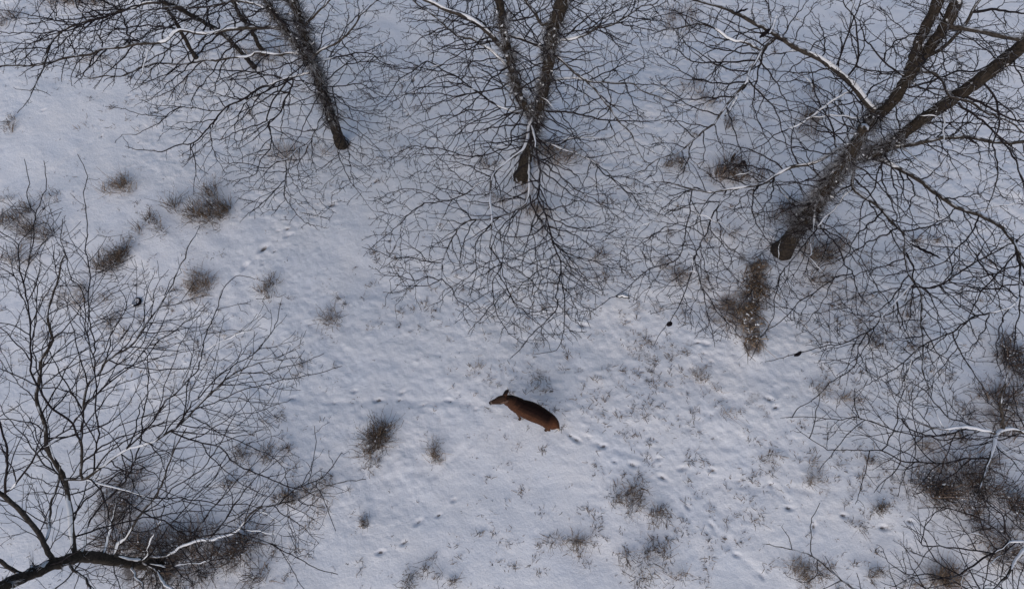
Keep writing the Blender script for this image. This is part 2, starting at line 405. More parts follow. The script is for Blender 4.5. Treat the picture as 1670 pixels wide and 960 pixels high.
# ------------------------------------------------------------------ grass tufts and brush
def snow_blob(mb, c, r, R):
    "an irregular smear of snow caught on stems or bark"
    m = 6; a = R.uniform(0, 6.283); d = np.array([math.cos(a), math.sin(a), R.uniform(-.5, .5)]); L_ = r * R.uniform(.5, 1.6)
    q = np.linspace(-1, 1, m); pts = np.asarray(c)[None] + d[None] * (q * L_)[:, None] + R.normal(size=(m, 3)) * r * .35
    mb.tube(pts, np.sqrt(np.clip(1 - q ** 2, .01, 1)) * r * R.uniform(.35, .8, m), 5, wob=.3)
def blades(mb, cx, cy, rx, ry, n, hmin, hmax, spread, wd, droop=.25, leandir=None, twiggy=0.0):
    u = rng.normal(size=(n, 2)) * .45
    base = np.stack([cx + u[:, 0] * rx, cy + u[:, 1] * ry, np.zeros(n)], 1)
    for k in range(n): base[k, 2] = surf(base[k, 0], base[k, 1]) - .02
    h = rng.uniform(hmin, hmax, n)
    out = np.stack([u[:, 0], u[:, 1], np.zeros(n)], 1) * 1.2 + rng.normal(size=(n, 3)) * np.array([.7, .7, 0]) + np.array([random.gauss(0, .5), random.gauss(0, .5), 0])
    dv = np.array([0, 0, 1.0]) + out * spread
    if leandir is not None: dv = dv + np.asarray(leandir)
    dv /= np.linalg.norm(dv, axis=1)[:, None]
    mid = base + dv * (h * .55)[:, None] + rng.normal(size=(n, 3)) * .035
    tip = base + dv * h[:, None] + rng.normal(size=(n, 3)) * .075 * np.array([1, 1, .3]); tip[:, 2] -= droop * h * rng.uniform(0, 1, n)
    side = rng.normal(size=(n, 3)); side -= (side * dv).sum(1)[:, None] * dv; side /= np.linalg.norm(side, axis=1)[:, None]
    w = np.full(n, wd) * rng.uniform(.6, 1.3, n)
    mb.strips(base, tip, mid, w, w * .35, side)
    # seed heads / side sprigs
    m = int(n * (.5 + twiggy)); k = rng.integers(0, n, m); f = rng.uniform(.35, 1, m)[:, None]
    p = np.where(f < .55, base[k] + (mid[k] - base[k]) * f / .55, mid[k] + (tip[k] - mid[k]) * (f - .55) / .45)
    dd = rng.normal(size=(m, 3)) + np.array([0, 0, .5])
    mb.spikes(p, dd, rng.uniform(.02, .075, m), wd * .7)
def tuft(px, py, hw, hh, kind, dens, label, i):
    hw *= 1.3 if kind == 'brush' else 1.15; hh *= 1.2
    c = G(px, py); k = pxm(py); rx, ry = hw / k, hh / k
    mb = MB()
    area = max(.02, rx * ry * 3)
    mul = {'dry': 380, 'weed': 300, 'brush': 330}[kind]
    n = int({'brush': .62, 'weed': .85, 'dry': .85}[kind] * min(1300, max(30, mul * area * dens * 1.25 + 40 * dens)))
    hm = min(.6, .15 + .7 * max(rx, ry)) * {'dry': .85, 'weed': 1, 'brush': 1.05}[kind]
    sp = {'dry': .5, 'weed': .4, 'brush': .7}[kind]
    nsub = 1 + int(max(rx, ry) / .09)
    for s in range(nsub):
        a, b = (rng.normal(size=2) * .58 if nsub > 1 else (0, 0))
        blades(mb, c[0] + a * rx, c[1] + b * ry, rx * (.42 if nsub > 1 else 1), ry * (.42 if nsub > 1 else 1), max(8, n // nsub), hm * .35, hm, sp, {'dry': .0042, 'weed': .0055, 'brush': .0062}[kind],
               twiggy={'dry': .2, 'weed': 1.0, 'brush': 1.0}[kind])
    name = {'dry': 'grass_tuft', 'weed': 'weed_clump', 'brush': 'brush_clump'}[kind]
    o = mb.build(name, M[kind], smooth=False)
    loc = Vector((float(c[0]), float(c[1]), surf(c[0], c[1])))
    v = np.empty(len(o.data.vertices) * 3, dtype=np.float32); o.data.vertices.foreach_get('co', v)
    v = v.reshape(-1, 3) - np.array(loc, dtype=np.float32); o.data.vertices.foreach_set('co', v.ravel()); o.location = loc
    if kind != 'dry' and dens >= .9:
        fm = MB()
        for _ in range(min(110, n // 7)):
            a, b = rng.normal(size=2) * .5; x, y = c[0] + a * rx, c[1] + b * ry
            snow_blob(fm, np.array([x, y, surf(x, y) + rng.uniform(.0, hm * .6)]), rng.uniform(.007, .02), rng)
        fm.build('snow_cover', M['snow'], o)
    tag(o, label, {'dry': 'grass tuft', 'weed': 'weed', 'brush': 'brush'}[kind],
        {'dry': 'dry grass tufts poking through the snow', 'weed': 'dead weed clumps in the snow', 'brush': 'brown brush thickets in the snow'}[kind])
for i, t in enumerate(TUFTS): tuft(*t, i)
# the long draped clump below and left of the biggest trunk
mb = MB()
for k in range(34):
    f = random.uniform(0, len(DRAPED) - 1.01); a, b = DRAPED[int(f)], DRAPED[int(f) + 1]; f -= int(f)
    c = G(a[0] + (b[0] - a[0]) * f, a[1] + (b[1] - a[1]) * f)
    blades(mb, c[0] + random.gauss(0, .13), c[1] + random.gauss(0, .1), .16, .16, 18, .08, .5, .75, random.choice((.005, .007, .010)), .5, leandir=(random.gauss(0, .25), -1.1, -.1), twiggy=.4)
for (px, py, n) in [(1192,497,160),(1178,512,120),(1205,520,160)]:
    c = G(px, py); blades(mb, c[0], c[1], .4, .28, n, .12, .35, 1.0, .0045, .4, leandir=(-.3, -.6, 0), twiggy=.8)
fm = MB()
for _ in range(60):
    f = random.uniform(0, len(DRAPED) - 1.01); a, b = DRAPED[int(f)], DRAPED[int(f) + 1]; f -= int(f)
    c = G(a[0] + (b[0] - a[0]) * f + random.gauss(0, 9), a[1] + (b[1] - a[1]) * f); snow_blob(fm, np.array([c[0], c[1], surf(c[0], c[1]) + random.uniform(.02, .2)]), random.uniform(.010, .028), rng)
c = G(1223, 520); o = mb.build('grass_clump', M['dry'], smooth=False); fm.build('snow_cover', M['snow'], o); tag(o, 'long matted mound of pale draped grass below and left of the biggest trunk', 'grass clump')

# fine sprigs everywhere: uncountable
mb = MB(); cnt = 0
REG = [(1000,590,190,80,1.0),(1250,650,110,70,.7),(800,620,90,60,.35),(1050,700,150,60,.6),(700,500,110,60,.4),(950,470,120,60,.5),(1200,760,150,60,.5),(900,860,260,90,.25),
       (1130,300,120,120,.6),(700,230,120,120,.45),(330,130,330,90,.45),(1480,480,180,130,.75),(1500,620,170,60,.6),(1150,850,120,90,.45),(250,560,250,120,.5),(150,350,160,90,.3),
       (1420,930,160,40,.7),(430,780,90,120,.6),(620,440,60,80,.3),(1420,770,90,70,.6),(1250,120,160,120,.5),(960,330,60,120,.6),(1570,330,100,180,.5),(1060,480,80,60,.8),(600,930,160,40,.5),(1380,500,160,90,.6)]
bases, hs = [], []
for (cx, cy, sx, sy, dn) in REG:
    for _ in range(int(sx * sy * dn / 75)):
        px, py = random.gauss(cx, sx * .55), random.gauss(cy, sy * .55)
        c = P(px, py, 0)
        if N4(c[0] * 1.1 + 3, c[1] * 1.1) < random.uniform(-.6, .3): continue
        k = random.choice((3, 4, 6, 9, 14)); s = random.uniform(.02, .07)
        for _ in range(k):
            x, y = c[0] + random.gauss(0, s), c[1] + random.gauss(0, s)
            bases.append((x, y, surf(x, y) - .01)); hs.append(random.uniform(.04, .17))
for _ in range(1800):
    c = P(random.uniform(-50, 1720), random.uniform(-60, 1000), 0)
    for _ in range(random.choice((1, 2, 3, 5))):
        x, y = c[0] + random.gauss(0, .03), c[1] + random.gauss(0, .03)
        bases.append((x, y, surf(x, y) - .01)); hs.append(random.uniform(.02, .09))
base = np.array(bases); h = np.array(hs); n = len(base)
dv = rng.normal(size=(n, 3)) * np.array([.9, .9, 0]) + np.array([0, 0, .7]); dv /= np.linalg.norm(dv, axis=1)[:, None]
side = np.cross(dv, rng.normal(size=(n, 3))); side /= np.linalg.norm(side, axis=1)[:, None]
mb.strips(base, base + dv * h[:, None], base + dv * (h * .5)[:, None] + rng.normal(size=(n, 3)) * .008, np.full(n, .0062), np.full(n, .003), side)
o = mb.build('grass_sprigs', M['weed'], smooth=False); tag(o, 'tiny dead sprigs poking through the snow everywhere', 'grass', kind='stuff')

# ------------------------------------------------------------------ trees
def resample(pts, step):
    pts = np.asarray(pts, float); dd = np.linalg.norm(np.diff(pts, axis=0), axis=1); s = np.concatenate([[0], np.cumsum(dd)])
    n = max(3, int(s[-1] / step) + 1); q = np.linspace(0, s[-1], n)
    # smooth (Catmull-like) by interpolating and relaxing
    out = np.stack([np.interp(q, s, pts[:, k]) for k in range(3)], 1)
    for _ in range(3): out[1:-1] = .25 * out[:-2] + .5 * out[1:-1] + .25 * out[2:]
    return out
def in_poly(x, y, poly):
    c = False; j = len(poly) - 1
    for i in range(len(poly)):
        xi, yi = poly[i]; xj, yj = poly[j]
        if (yi > y) != (yj > y) and x < (xj - xi) * (y - yi) / (yj - yi) + xi: c = not c
        j = i
    return c

def tree(name, label, trunk, limbs, poly, zr, nattr, seed, group='bare thorny trees in the snow', cap=4.6, radial=44, tip=.0060, thorn=1.0, trunk_thorn=(1.2, 1.0), tlen=1.0, lk=1.0, pods=(), fill=()):
    """trunk: list of (pixels, z list or None, r0, r1); limbs: (pixels, z0, z1, r0, r1, snow from, snow to)"""
    R = np.random.default_rng(seed)
    tpix, tz, tr0, tr1 = trunk[0]
    tpix = px_of(tpix); b0 = G(*tpix[0]); root = empty(name, (b0[0], b0[1], surf(b0[0], b0[1]))); tag(root, label, 'tree', group)
    nodes, par, rmin = [], [], []
    skel_paths = []
    def nearest(p):
        if not nodes: return -1
        A = np.array(nodes); return int(np.argmin(((A - p) ** 2).sum(1)))
    tm = MB(); snowm = MB(); thm = MB(); first = True
    trunk_nodes = []
    for (pix, zl, r0, r1) in trunk:
        pix = px_of(pix)
        if zl is None: pts = [np.array([*P(px, py, max(0, z_at(px, py, b0[1])))]) for px, py in pix]
        else: pts = [P(px, py, z) for (px, py), z in zip(pix, zl)]
        if first: pts[0] = np.array([b0[0], b0[1], surf(b0[0], b0[1]) - .12])
        pts = resample(pts, .09); m = len(pts)
        if first: pass
        else:
            a = nearest(pts[0]); pts[0] = nodes[a]
        pts[1:-1] += R.normal(size=(m - 2, 3)) * .008
        rr = np.linspace(r0, r1, m)
        if first:
            hh = np.linspace(0, (m - 1) * .09, m); rr = rr * (1 + .8 * np.exp(-hh / .16))
        te = pts[-1] - pts[-2]; te /= np.linalg.norm(te)
        tb = pts[0] - pts[1]; tb /= np.linalg.norm(tb); pre = [] if first else [(pts[0] + tb * rr[0] * .8, rr[0] * .05), (pts[0] + tb * rr[0] * .6, rr[0] * .6)]
        post = [(pts[-1] + te * rr[-1] * .5, rr[-1] * .75), (pts[-1] + te * rr[-1] * .85, rr[-1] * .05)]
        tm.tube(np.array([q[0] for q in pre] + list(pts) + [q[0] for q in post]), np.concatenate([[q[1] for q in pre], rr * (1 + .05 * R.normal(size=m)), [q[1] for q in post]]), 14, wob=.035)
        pa = -1 if first else nearest(pts[0])
        for p, r in zip(pts, rr):
            nodes.append(p); par.append(pa); rmin.append(r); pa = len(nodes) - 1; trunk_nodes.append((p, r))
        first = False
        if m > 12: snow_strip(snowm, pts[10:], rr[10:] * 1.04, 0, 1, R, .42)
    tobj = tm.build('trunk', M['bark'], root)
    # thorn clusters
    for p, r in trunk_nodes:
        if p[2] < trunk_thorn[0]: continue
        zt = trunk_thorn[2] if len(trunk_thorn) > 2 else 5.0
        for _ in range(R.poisson(4.2 * trunk_thorn[1] * max(.12, 1 - max(0, p[2] - zt) / .8))):
            a = R.uniform(0, 6.283); o = np.array([math.cos(a), math.sin(a), R.uniform(-.3, .5)])
            c = p + o * r * .9; kk = R.integers(4, 14)
            thm.spikes(np.tile(c, (kk, 1)) + R.normal(size=(kk, 3)) * .02, np.tile(o, (kk, 1)) * .9 + R.normal(size=(kk, 3)) * .75, tlen * R.uniform(.06, .30, kk) ** 1.1, .0050)
            if R.uniform() < .35: snow_blob(snowm, c + o * R.uniform(.0, .12) + np.array([0, 0, .02]), R.uniform(.010, .028), R)
    lim_i = 0; skip = []
    for (pix, z0, z1, r0, r1, s0, s1) in limbs:
        big0 = r0 >= .03; r0 *= lk; pix = px_of(pix); m = len(pix); dl = np.concatenate([[0], np.cumsum([math.dist(a, b) for a, b in zip(pix[:-1], pix[1:])])]); dl /= dl[-1]
        pts = [P(px, py, z0 + (z1 - z0) * (t ** .8)) for (px, py), t in zip(pix, dl)]
        # join to what already stands: nearest node, blend the start onto it
        a = nearest(pts[0]); off = nodes[a] - pts[0]
        pts = [p + off * math.exp(-3.5 * t * 1.2) * (1 if i == 0 else .5) if np.linalg.norm(off) < 2.5 else p for i, (p, t) in enumerate(zip(pts, dl))]
        pts = [np.array(nodes[a])] + pts[1:] if np.linalg.norm(off) < 3.5 else pts
        pts = resample(pts, .09); m = len(pts)
        kn = max(3, m // 4 + 2); jj = np.stack([np.interp(np.linspace(0, kn - 1, m), np.arange(kn), R.normal(size=kn)) for _ in range(3)], 1) * (.03 if r0 < .035 else .022) + R.normal(size=(m, 3)) * (.007 if r0 < .035 else .003); jj[0] = 0
        pts = pts + jj; rr = np.linspace(1, 0, m) ** .8 * (r0 - r1) + r1
        skel_paths.append((pts, rr, big0, s0, s1))
        pa = a
        for k, (p, r) in enumerate(zip(pts, rr)):
            if k == 0: continue
            nodes.append(p); par.append(pa); rmin.append(r); pa = len(nodes) - 1
        if big0:
            lm = MB(); lm.tube(pts, rr, 9, wob=.05); lo = lm.build('limb', M['limb'], root)
            if s1 > s0:
                sm = MB(); snow_strip(sm, pts, rr, s0, s1, R); so = sm.build('snow_cover', M['snow'], lo)
        elif s1 > s0:
            snow_strip(snowm, pts, rr, s0, s1, R)
    nsk = len(nodes)
    # ---- ordered growth: laterals leave each branch left and right, pointing outward, and taper
    cm = MB()
    CELL = 15.0; grid = {}
    Rm = np.array([[1, 0, 0], [0, ct, st], [0, -st, ct]])
    def pix(p):
        q = Rm @ (np.asarray(p) - np.array([0, 0, CAMH])); return W / 2 + F * q[0] / -q[2], H / 2 - F * q[1] / -q[2]
    def cellof(x, y): return (int(x // CELL), int(y // CELL))
    def cap_at(x, y):
        c = P(x, y, 2.5); return cap * (1 + .55 * N3(c[0] * .8 + seed, c[1] * .8))
    for pts, rr, big, s0, s1 in skel_paths:
        for p in pts: c_ = cellof(*pix(p)); grid[c_] = grid.get(c_, 0) + 1
    def shoot(p0, d0, L_, r0):
        p = np.array(p0, float); d = d0 / np.linalg.norm(d0); st_ = .085; out = [p.copy()]; n_ = max(3, int(L_ / st_)); bend = R.normal(size=3) * .028 * np.array([1, 1, .5]); sg = 1
        cells = []; over = 0; zz = R.uniform(.14, .36) * (1 if thorn > .8 else .6)
        for q in range(n_):
            side = np.array([-d[1], d[0], 0]); 
            if q % 2 == 0: sg = -sg
            d = d + bend + side * sg * zz + R.normal(size=3) * .085; d[2] *= .95; d /= np.linalg.norm(d); p = p + d * st_
            x, y = pix(p)
            if not in_poly(x + R.uniform(-14, 14), y + R.uniform(-14, 14), poly): over += 1
            if over > 2: break
            c_ = cellof(x, y)
            if q > 1 and grid.get(c_, 0) > cap_at(x, y): over += .5
            if p[2] < .7: break
            out.append(p.copy()); cells.append(c_)
        if len(out) < 4: return None
        for c_ in cells: grid[c_] = grid.get(c_, 0) + 1
        out = np.array(out); rr = np.linspace(r0, tip * .72, len(out)); return out, rr
    allc = []
    level = [(pts, rr) for pts, rr, big, s0, s1 in skel_paths]
    up = [(p, r) for p, r in trunk_nodes if 1.2 < p[2] < 6]
    extra = []
    for _ in range(radial if up else 0):
        p, r = up[R.integers(0, len(up))]; a = R.uniform(0, 6.283); d0 = np.array([math.cos(a), math.sin(a), R.uniform(-.15, .35)])
        g_ = shoot(p + d0 * r * .5, d0, R.uniform(1.0, 3.0), tip * R.uniform(1.6, 2.6))
        if g_: extra.append(g_)
    allc += extra; level = level + extra
    for lv in range(4):
        nxt = []
        for pts, rr in level:
            m_ = len(pts); t = np.gradient(pts, axis=0); t /= np.linalg.norm(t, axis=1)[:, None] + 1e-9
            kk = R.integers(2, 5) if lv else 3; sg = R.choice([-1, 1])
            while kk < m_ - 1:
                rem = (m_ - kk) * .085
                a = sg * (R.uniform(.6, 1.35) if thorn > .8 else R.uniform(.5, 1.0)); c_, s_ = math.cos(a), math.sin(a); d0 = t[kk]
                d0 = np.array([d0[0] * c_ - d0[1] * s_, d0[0] * s_ + d0[1] * c_, d0[2] * .5 + R.normal() * .28])
                L_ = (.24 + rem * R.uniform(.3, .7)) * [1, .85, .7, .55][lv]; L_ = min(L_, [2.6, 1.5, .9, .5][lv])
                x, y = pix(pts[kk] + d0 * L_ * .6)
                if grid.get(cellof(x, y), 0) < cap_at(x, y):
                    g_ = shoot(pts[kk], d0, L_, min(rr[kk] * .75, tip * (1 + .75 * L_)))
                    if g_: nxt.append(g_)
                sg = -sg; kk += R.integers(1, 4) if lv < 3 else R.integers(2, 5)
        allc += nxt; level = nxt
    tp, td, tl = [], [], []
    def dress(pts, rr):
        "thorns and short spur twigs along a twig"
        m = len(pts)
        t = np.gradient(pts, axis=0); t /= np.linalg.norm(t, axis=1)[:, None] + 1e-9
        for k in range(1, m):
            c = R.poisson(1.05 * thorn)
            for _ in range(c):
                o = np.cross(t[k], R.normal(size=3)); o /= np.linalg.norm(o) + 1e-9
                tp.append(pts[k] + t[k] * R.uniform(-.05, .05)); td.append(o + t[k] * R.uniform(.1, .7)); tl.append(R.uniform(.03, .095))
            if R.uniform() < .07:
                o = np.cross(t[k], R.normal(size=3)); o /= np.linalg.norm(o) + 1e-9
                L_ = R.uniform(.1, .34); nn = 4; d0 = t[k] * .7 + o; d0 /= np.linalg.norm(d0)
                q = pts[k] + np.outer(np.linspace(0, L_, nn), d0) + np.vstack([[0, 0, 0], R.normal(size=(nn - 1, 3)) * .014])
                cm.tube(q, np.linspace(tip * .95, tip * .6, nn), 3)
                for e in range(1, nn):
                    for _ in range(R.poisson(.7 * thorn)):
                        tp.append(q[e]); td.append(R.normal(size=3) + d0 * .4); tl.append(R.uniform(.03, .07))
    for pts, rr in allc:
        cm.tube(pts, rr, 3 if rr[0] < .009 else 5)
        dress(pts, rr)
        if R.uniform() < .09 and len(pts) > 6: snow_strip(snowm, pts, rr * .8, 0, .8, R, .6)
    for pts, rr, big, s0, s1 in skel_paths:
        if not big: cm.tube(pts, rr, 5)
        dress(pts[::1], rr)
    cm.spikes(np.array(tp), np.array(td), np.array(tl), tip * .62)
    cm.build('crown', M['twig'], root)
    thm.build('thorn_cluster', M['thorn'], root)
    if snowm.v: snowm.build('snow_cover', M['snow'], root)
    for pd in pods: pod(root, *pd)
    return root

def snow_strip(mb, pts, rr, s0, s1, R, cover=1.0):
    "a soft ridge of snow lying along the top of a branch, with gaps where it fell off"
    m = len(pts); a, b = int(s0 * (m - 1)), max(int(s1 * (m - 1)), int(s0 * (m - 1)) + 3)
    P_ = pts[a:b + 1]; r = rr[a:b + 1]; m = len(P_)
    if m < 3: return
    t = np.gradient(P_, axis=0); t /= np.linalg.norm(t, axis=1)[:, None] + 1e-9
    up = np.array([0, 0, 1.0]) - t[:, 2:3] * t; ul = np.linalg.norm(up, axis=1)[:, None]; up = up / (ul + 1e-6)
    sd = np.cross(t, up)
    ph = R.uniform(0, 50); x = np.arange(m)
    wv = .75 + .35 * np.interp(x / 3.1 + ph, np.arange(0, 400), R.uniform(-1, 1, 400))
    gap = np.interp(x / 6.0, np.arange(0, 400), R.uniform(0, 1, 400)) < cover * .82
    env = np.clip(np.minimum(x, m - 1 - x) / 2.0, 0, 1)
    wv = np.clip(wv, .25, 1.15) * env * np.clip(ul[:, 0] * 1.6, 0, 1) * np.convolve(gap.astype(float), [.25, .5, .25], 'same')
    K = 7; th = np.linspace(-1, 1, K)
    hw = np.minimum(r * 1.02, r * .6 + .012) + .004
    c0 = P_ + up * (r * .35)[:, None]
    lift = (r * .9 + .012)[:, None] * np.sqrt(np.clip(1 - th ** 2, 0, 1))[None] 
    wid = (hw * wv)[:, None] * th[None]
    v = c0[:, None, :] + sd[:, None, :] * wid[:, :, None] + up[:, None, :] * (lift * np.clip(wv, 0.02, 1)[:, None])[:, :, None]
    mb.v.append(v.reshape(-1, 3))
    i = np.arange(m - 1)[:, None] * K + np.arange(K - 1)[None, :]
    mb.f.append(np.stack([i, i + 1, i + K + 1, i + K], -1).reshape(-1, 4) + mb.n); mb.n += m * K

def pod(root, pxs, z, wd, snowy=False, own=None):
    "flat leathery curved seed pod"
    pts = resample([P(x, y, z + .02 * k) for k, (x, y) in enumerate(pxs)], .02); m = len(pts)
    w = np.sin(np.linspace(.12, math.pi - .12, m)) ** .5 * wd
    pts[:, 2] += .01 * np.sin(np.arange(m) * 1.1)
    mb = MB(); t = np.gradient(pts, axis=0); t /= np.linalg.norm(t, axis=1)[:, None]
    sd = np.cross(t, [0, 0, 1.0]); sd /= np.linalg.norm(sd, axis=1)[:, None] + 1e-9
    K = 8; th = np.arange(K) * 2 * math.pi / K
    v = pts[:, None, :] + sd[:, None, :] * (w[:, None] * np.cos(th)[None])[:, :, None] + np.array([0, 0, 1.0]) * (.008 * (w / wd)[:, None] * np.sin(th)[None])[:, :, None]
    mb.v.append(v.reshape(-1, 3)); i = np.arange(m - 1)[:, None] * K + np.arange(K)[None]; j = np.arange(m - 1)[:, None] * K + (np.arange(K)[None] + 1) % K
    mb.f.append(np.stack([i, j, j + K, i + K], -1).reshape(-1, 4)); mb.n = m * K
    o = mb.build('seed_pod', M['pod'], root)
    if snowy:
        sm = MB(); snow_strip(sm, pts[1:-1], w[1:-1] * .95, 0, 1, np.random.default_rng(3), 1.3); sm.build('snow_cover', M['snow'], o)
    return o

